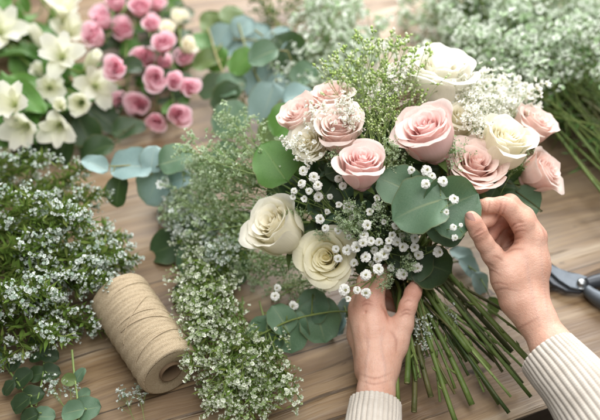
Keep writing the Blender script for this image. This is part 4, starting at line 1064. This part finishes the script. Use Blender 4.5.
for (bx, by, tx, ty) in ((300, 70, 268, -8), (305, 66, 290, -12), (310, 70, 312, -10), (315, 72, 332, -4), (300, 75, 276, 12), (318, 60, 348, 6)):
    KO.put(P(bx, by, .04), P(tx, ty, .05))

KA = SprigKind('white_filler_sprig', 'white headed filler sprig with bright needle leaves in the bunch at the left edge', 'filler sprig', 'white filler bunch at the left edge',
               M['stem'], M['gyp_left'], M['needle'], 4, 10, n1=8, n2=5, tips=3, start=.58, w1=.25, ang=.55, fsize=.0142, style='puff', srad=.007, needles=36, nlen=.085, bend=.14, clus=.6)
LTIPS = [(124, 236), (112, 222), (96, 196), (80, 188), (60, 178), (40, 176), (20, 172), (5, 172), (100, 250), (92, 276), (104, 268), (78, 262), (66, 250), (58, 236), (44, 222), (30, 214), (12, 216),
         (68, 300), (72, 320), (62, 330), (48, 306), (36, 290), (40, 322), (22, 312), (10, 326), (4, 296), (20, 268), (86, 232), (110, 240), (52, 200), (26, 240), (48, 268)]
for i, (tx, ty) in enumerate(LTIPS):
    h = 1 - abs(ty-245)/110
    z = .02 + .085*max(.1, h)*(1-max(0, tx-60)/110) + rr.uniform(-.005, .012)
    L = rr.uniform(110, 150)
    KA.put(P(tx-L, ty + (255-ty)*.45 + rr.uniform(-8, 8), z*.45+.005), P(tx, ty, z))

KF = SprigKind('babys_breath_sprig', 'greenish white baby\'s breath sprig in the thick swathe beside the twine spool', 'baby\'s breath', 'baby\'s breath swathe beside the spool',
               M['stem_light'], M['gyp_core'], M['needle'], 4, 11, n1=9, n2=6, tips=2, start=.38, w1=.28, ang=.6, fsize=.0180, style='puff', srad=.008, needles=9, nlen=.09, bend=.14, clus=.3)
FT = [(188, 242), (182, 262), (190, 280), (180, 290), (196, 300), (186, 318), (206, 318), (198, 338), (214, 345), (204, 362), (222, 372), (206, 388), (228, 392), (216, 408), (240, 412), (252, 398), (264, 386), (276, 392), (286, 400), (270, 408), (244, 376), (232, 352), (258, 418), (226, 330), (214, 300), (204, 268), (282, 384), (236, 426), (216, 250), (226, 282)]
for i, (tx, ty) in enumerate(FT):
    z = .035 + rr.uniform(-.012, .03)
    bx, by = (tx*.5 + 112 + rr.uniform(-8, 14), max(225, ty-88) + rr.uniform(-5, 15))
    if ty < 262: bx, by = 290, 262
    KF.put(P(bx, by, .02), P(tx, ty, z))
KM = SprigKind('babys_breath_sprig', 'blurred white baby\'s breath sprig low between the silver eucalyptus and the white rose', 'baby\'s breath', 'baby\'s breath left of the bouquet',
               M['stem_light'], M['gyp_left'], M['needle_dark'], 3, 12, n1=8, n2=5, tips=3, start=.45, w1=.34, ang=.6, fsize=.034, style='puff', srad=.007, needles=2, nlen=.06, bend=.14)
for (tx, ty) in ((174, 196), (178, 214), (190, 228), (206, 240), (186, 188), (218, 252)):
    KM.put(P(285+rr.uniform(-10, 10), 225+rr.uniform(-6, 12), .05), P(tx, ty, .03+rr.uniform(0, .03)))
KS = SprigKind('babys_breath_sprig', 'loose baby\'s breath scrap', 'baby\'s breath', 'loose scraps on the table',
               M['stem_light'], M['gyp_left'], None, 2, 13, n1=6, n2=3, tips=2, start=.45, w1=.38, ang=.6, fsize=.055, style='puff', srad=.012, bend=.1)
KS.put(P(76, 424, .01), P(50, 390, .02), label='small white baby\'s breath scrap lying over the little eucalyptus sprigs')
KS.put(P(70, 424, .01), P(72, 388, .02), label='white baby\'s breath scrap nearest the light eucalyptus leaves')
KS.put(P(140, 432, .008), P(122, 398, .018), label='tiny baby\'s breath scrap at the bottom edge below the spool')
KS.put(P(146, 430, .008), P(140, 394, .016), label='three headed baby\'s breath scrap just below the spool\'s open end')

# ------------------------------------------------------------------ white alstroemeria
def alst_mesh(seed, openness):
    rg = np.random.RandomState(seed); m = MB()
    u = np.linspace(-1, 1, 7)[:, None]*np.ones((1, 10)); v = np.linspace(0, 1, 10)[None, :]*np.ones((7, 1))
    for k in range(6):
        inner = k % 2; ph = k*PI/3 + rg.uniform(-.1, .1)
        op = openness*(1 if not inner else .85)*rg.uniform(.75, 1.25)
        W = (.27 if not inner else .20); L = 1.0
        hw = W*np.sin(PI*np.clip(v*.9+.03, 0, 1)**1.25)**.75
        th = .10 + op*1.15*np.clip(v, 0, 1)**1.2                    # lean from the axis grows along the petal
        dl = np.concatenate([np.zeros((7, 1)), np.full((7, 9), L/9)], 1)
        r = .05 + np.cumsum(dl*np.sin(th), 1); z = np.cumsum(dl*np.cos(th), 1)
        cup = .22*np.abs(u)**2*hw
        s = u*hw + .01*np.sin(v*9+rg.uniform(0, 6))
        r2 = r - cup*np.cos(th) + .02*np.sin(u*4+rg.uniform(0, 6))*v; z2 = z + cup*np.sin(th)
        pts = np.stack([r2*math.cos(ph)-s*math.sin(ph), r2*math.sin(ph)+s*math.cos(ph), z2], 2)
        m.grid(pts, np.stack([u, np.clip(v, 0, 1), np.full_like(u, rg.uniform(.3, .9))], 2))
    for k in range(6):
        a = rg.uniform(0, 6.3); e = np.array([.13*math.cos(a), .13*math.sin(a), .62])
        m.tube(np.array([(0, 0, .05), e*.6+np.array([0, 0, .02]), e]), [.012, .01, .01], 4); m.a[-1][:] = (0, .1, .3)
    return m.mesh('flower', M['lily'])
ALST = {k: [alst_mesh(10*i+j, o*(1-.09*j)) for j in range(4)] for i, (k, o) in enumerate({'open': 1.15, 'half': .8, 'cup': .36, 'bud': .10}.items())}
WL = [
 (3, 27, 46, .5, .3, 'open', 'white alstroemeria cut by the left picture edge above the green leaves'),
 (62, 6, 40, .2, .6, 'half', 'white alstroemeria at the top edge of the bunch'),
 (69, 30, 38, .3, .3, 'half', 'white alstroemeria just under the topmost one, near the pink roses'),
 (38, 38, 30, -.3, .75, 'bud', 'slim closed white alstroemeria bud among the green leaves'),
 (60, 54, 44, .1, .1, 'open', 'fully open white alstroemeria in the middle of the bunch'),
 (40, 72, 22, .0, .3, 'cup', 'small rounded white alstroemeria bud below the slim bud'),
 (50, 87, 34, .3, -.1, 'half', 'pale greenish alstroemeria half hidden under the fully open one'),
 (92, 61, 32, .55, .4, 'bud', 'pale alstroemeria bud lying sideways against the pink spray roses'),
 (97, 86, 42, .35, -.1, 'open', 'wide white alstroemeria at the right of the bunch below the pink roses'),
 (80, 103, 32, .1, -.2, 'cup', 'globe shaped half shut white alstroemeria near the lower rim'),
 (9, 102, 46, -.1, .1, 'open', 'white alstroemeria with a dark throat at the left edge'),
 (57, 128, 44, .0, -.35, 'open', 'lowest white alstroemeria with petals spread downwards'),
 (22, 128, 42, -.1, -.3, 'half', 'drooping white alstroemeria at the lower left of the bunch'),
 (60, 106, 20, .1, .2, 'cup', 'tiny alstroemeria bud between the globe shaped and the lowest flower'),
 (2, 142, 34, -.2, -.4, 'half', 'white alstroemeria at the bottom left corner of the bunch'),
]
ALF = leaf_mesh('leaf', M['leaf_green'], 77, 'lance', 5, 13, curl=.35, fold=.5, wob=.05)
ALF2 = leaf_mesh('leaf', M['leaf_green'], 78, 'lance', 5, 13, curl=-.2, fold=.4, wob=.06)
for i, (px, py, sz, b, c, kd, lab) in enumerate(WL):
    z = .07 + .03*math.sin(i*2.1) + (.02 if kd == 'open' else 0)
    ctr = P(px, py, z); d = depth_of(ctr); s = sz*d/FOCAL*{'open': .80, 'half': .92, 'cup': 1.1, 'bud': 1.1}[kd]
    ax = nrm(vdir(b, c)); base = ctr - ax*s*.55
    t = thing('alstroemeria', lab, 'alstroemeria', base, 'white alstroemeria bunch')
    Mx = place(base, ax, s, i*1.7)
    if kd == 'bud': Mx = Mx @ Matrix.Diagonal((.75, .75, 1, 1))
    part('flower', ALST[kd][i % 4], t, Mx)
    e = P(px-40-rr.uniform(0, 30), py-10+rr.uniform(-45, 15), .03); m = MB()
    k = bez(base, base-ax*.03, e+np.array([.03, 0, .02]), e, 8); m.tube(k, np.linspace(.0016, .0026, 8), 6, rr.random()); bud(m, base-ax*.002, ax, .005, np.random)
    part('stem', m.mesh('stem', M['stem']), t)
    for j in range(7 if px < 60 else 4):
        q = k[rr.randrange(2, 8)] + np.array([rr.uniform(-.02, .02), rr.uniform(-.02, .02), rr.uniform(-.01, .012)])
        dr = nrm(np.array([rr.uniform(-1, .7), rr.uniform(-.9, .9), rr.uniform(-.2, .5)]))
        part('leaf', ALF if j % 2 else ALF2, t, leaf_matrix(q, rr.uniform(.06, .1), dr, np.array([rr.uniform(-.5, .5), rr.uniform(-.6, .2), 1])))
euc_thing('greenery_sprig', 'dark leafy sprig in the shade under the white alstroemeria', 'greenery', None,
    [P(20, 150, .01), P(60, 150, .015), P(110, 140, .02), P(135, 125, .02)],
    [LT(x, y, .02, s, a, (rr.uniform(-.3, .3), .2), 'euc_dark', sh) for (x, y, s, a, sh) in ((30, 152, 40, 210, 'oval'), (62, 150, 40, 260, 'oval'), (88, 136, 44, 300, 'oval'), (105, 118, 40, 330, 'oval'), (96, 150, 40, 200, 'oval'), (128, 128, 36, 20, 'oval'), (112, 104, 36, 60, 'round'), (75, 126, 40, 90, 'round'))], M['stem_dark'])

# ------------------------------------------------------------------ pink spray roses
PK = [
 (116, 3, 10, .0, .4, 'pink spray rose cut by the top edge of the picture, leftmost of three'), (140, 8, 11, .1, .3, 'pink spray rose at the top edge, middle of three'),
 (156, 5, 9, .3, .4, 'small pink spray rose at the top edge, rightmost of three'), (102, 20, 11, -.2, .4, 'pink spray rose above the one touching the white alstroemeria'),
 (95, 37, 12, -.2, .2, 'pale pink spray rose touching the white alstroemeria'), (124, 32, 12, .0, .3, 'round pink spray rose in the upper middle of the bunch'),
 (151, 25, 9, .1, .3, 'faded pink spray rose between the top ones and the deep pink pair'), (163, 44, 11, .1, .3, 'light pink spray rose just above the deepest pink one'),
 (145, 58, 12, .1, .0, 'deepest pink spray rose in the centre of the bunch'), (183, 59, 10, .3, .2, 'pink spray rose on the right rim, beside a cream bud'),
 (117, 69, 12, -.1, .0, 'dusky pink spray rose in the shade left of centre'), (156, 78, 12, .1, -.2, 'pink spray rose hanging under the deepest pink one'),
 (164, 65, 9, .2, .2, 'small pink spray rose wedged behind the central pair'), (174, 82, 9, .2, .0, 'small pink spray rose left of the right rim'),
 (189, 88, 10, .4, .0, 'pink spray rose farthest right in the bunch'), (139, 104, 12, .0, -.2, 'large pink spray rose low in the bunch above the table'),
 (156, 121, 10, .1, -.3, 'small pink spray rose lowest of the bunch'), (178, 114, 12, .3, -.2, 'pink spray rose lying on the table at the lower right'),
 (120, 102, 10, -.1, .0, 'dull pink spray rose in deep shade above the alstroemeria leaves')]
PM = [rose_mesh('bloom', M['rose_hot'], 40+k, 15, .0+.045*k, 8, 8) for k in range(4)]
CB = [rose_mesh('bloom', M['rose_cream'], 50+k, 14, .2, 7, 7) for k in range(2)]
PK2 = [(178, 20, 9, .3, .5, 'cream spray rose bud blushed with green at the top right of the pink bunch'), (188, 47, 8, .4, .3, 'tiny cream bud on the right rim of the pink bunch'), (168, 31, 8, .0, .5, 'cream bud between the faded pink roses')]
for i, (px, py, rp, b, c, lab) in enumerate(PK + PK2):
    z = .055 + .03*math.sin(i*1.9+1) - (.03 if py > 95 else 0) + (.02 if 100 < px < 165 and py < 85 else 0); z = max(z, .02)
    ctr = P(px, py, z); R = rp*depth_of(ctr)/FOCAL*1.38; ax = vdir(b, c); base = ctr-ax*R*.72
    t = thing('spray_rose', lab, 'rose', base, 'pink spray roses')
    Mx = place(base, ax, R, i*1.1)
    part('bloom', PM[i % 4] if i < len(PK) else CB[i % 2], t, Mx); part('calyx', CALYX[i % 3], t, Mx)
    e = P(px*.55+70+rr.uniform(-8, 8), py*.4-14+rr.uniform(-10, 14), .025); m = MB()
    k = bez(base-ax*R*.1, base-ax*.04, e+np.array([0, -.03, .01]), e, 8); m.tube(k, np.linspace(.0013, .002, 8), 6, rr.random()); part('stem', m.mesh('stem', M['stem']), t)
    for j in range(6):
        q = k[rr.randrange(1, 7)] + np.array([rr.uniform(-.014, .014), rr.uniform(-.014, .014), rr.uniform(-.012, .004)])
        dr = nrm(np.array([rr.uniform(-1, 1), rr.uniform(-.9, .7), rr.uniform(-.3, .4)]))
        part('leaf', LEAF[rr.choice(['euc_dark', 'leaf_green', 'euc_dark']), 'oval'][j % 3], t, leaf_matrix(q, rr.uniform(.024, .042), dr, np.array([rr.uniform(-.5, .5), rr.uniform(-.8, 0), 1])))

# ------------------------------------------------------------------ light, camera, render
w = bpy.data.worlds.new('World'); scene.world = w; w.use_nodes = True
bg = w.node_tree.nodes['Background']; bg.inputs[0].default_value = (1.0, .985, .96, 1); bg.inputs[1].default_value = .22
def area(name, loc, target, sx, sy, power, col):
    l = bpy.data.lights.new(name, 'AREA'); l.shape = 'RECTANGLE'; l.size = sx; l.size_y = sy; l.energy = power; l.color = col
    o = bpy.data.objects.new(name, l); COL.objects.link(o); o.location = loc
    o.rotation_euler = (Vector(target)-Vector(loc)).to_track_quat('-Z', 'Y').to_euler(); return o
area('window_light', (.45, 1.75, 1.35), (0, 0.15, 0), 2.2, 1.5, 88, (1, 1, 1))
area('overhead_fill', (.25, -.35, 1.9), (0, 0.1, 0), 1.5, 1.5, 29, (1, .99, .975))  # added fill lamp overhead, brightens the sides that face the camera

cd = bpy.data.cameras.new('camera'); cam = bpy.data.objects.new('camera', cd); COL.objects.link(cam)
cam.location = CAM; cam.rotation_euler = (math.radians(45), 0, 0)
cd.sensor_width = 36; cd.sensor_fit = 'HORIZONTAL'; cd.lens = 36*FOCAL/600
cd.clip_start = .05; cd.clip_end = 50
cd.dof.use_dof = True; cd.dof.focus_distance = .895; cd.dof.aperture_fstop = 2.9; cd.dof.aperture_blades = 9
scene.camera = cam
scene.view_settings.view_transform = 'Standard'; scene.view_settings.look = 'None'; scene.view_settings.exposure = 0.38; scene.view_settings.gamma = 1
scene.render.engine = 'CYCLES'
cy = scene.cycles; cy.max_bounces = 8; cy.diffuse_bounces = 6; cy.glossy_bounces = 3; cy.transmission_bounces = 4; cy.transparent_max_bounces = 4
cy.use_denoising = True; cy.caustics_reflective = False; cy.caustics_refractive = False; cy.sample_clamp_indirect = 6
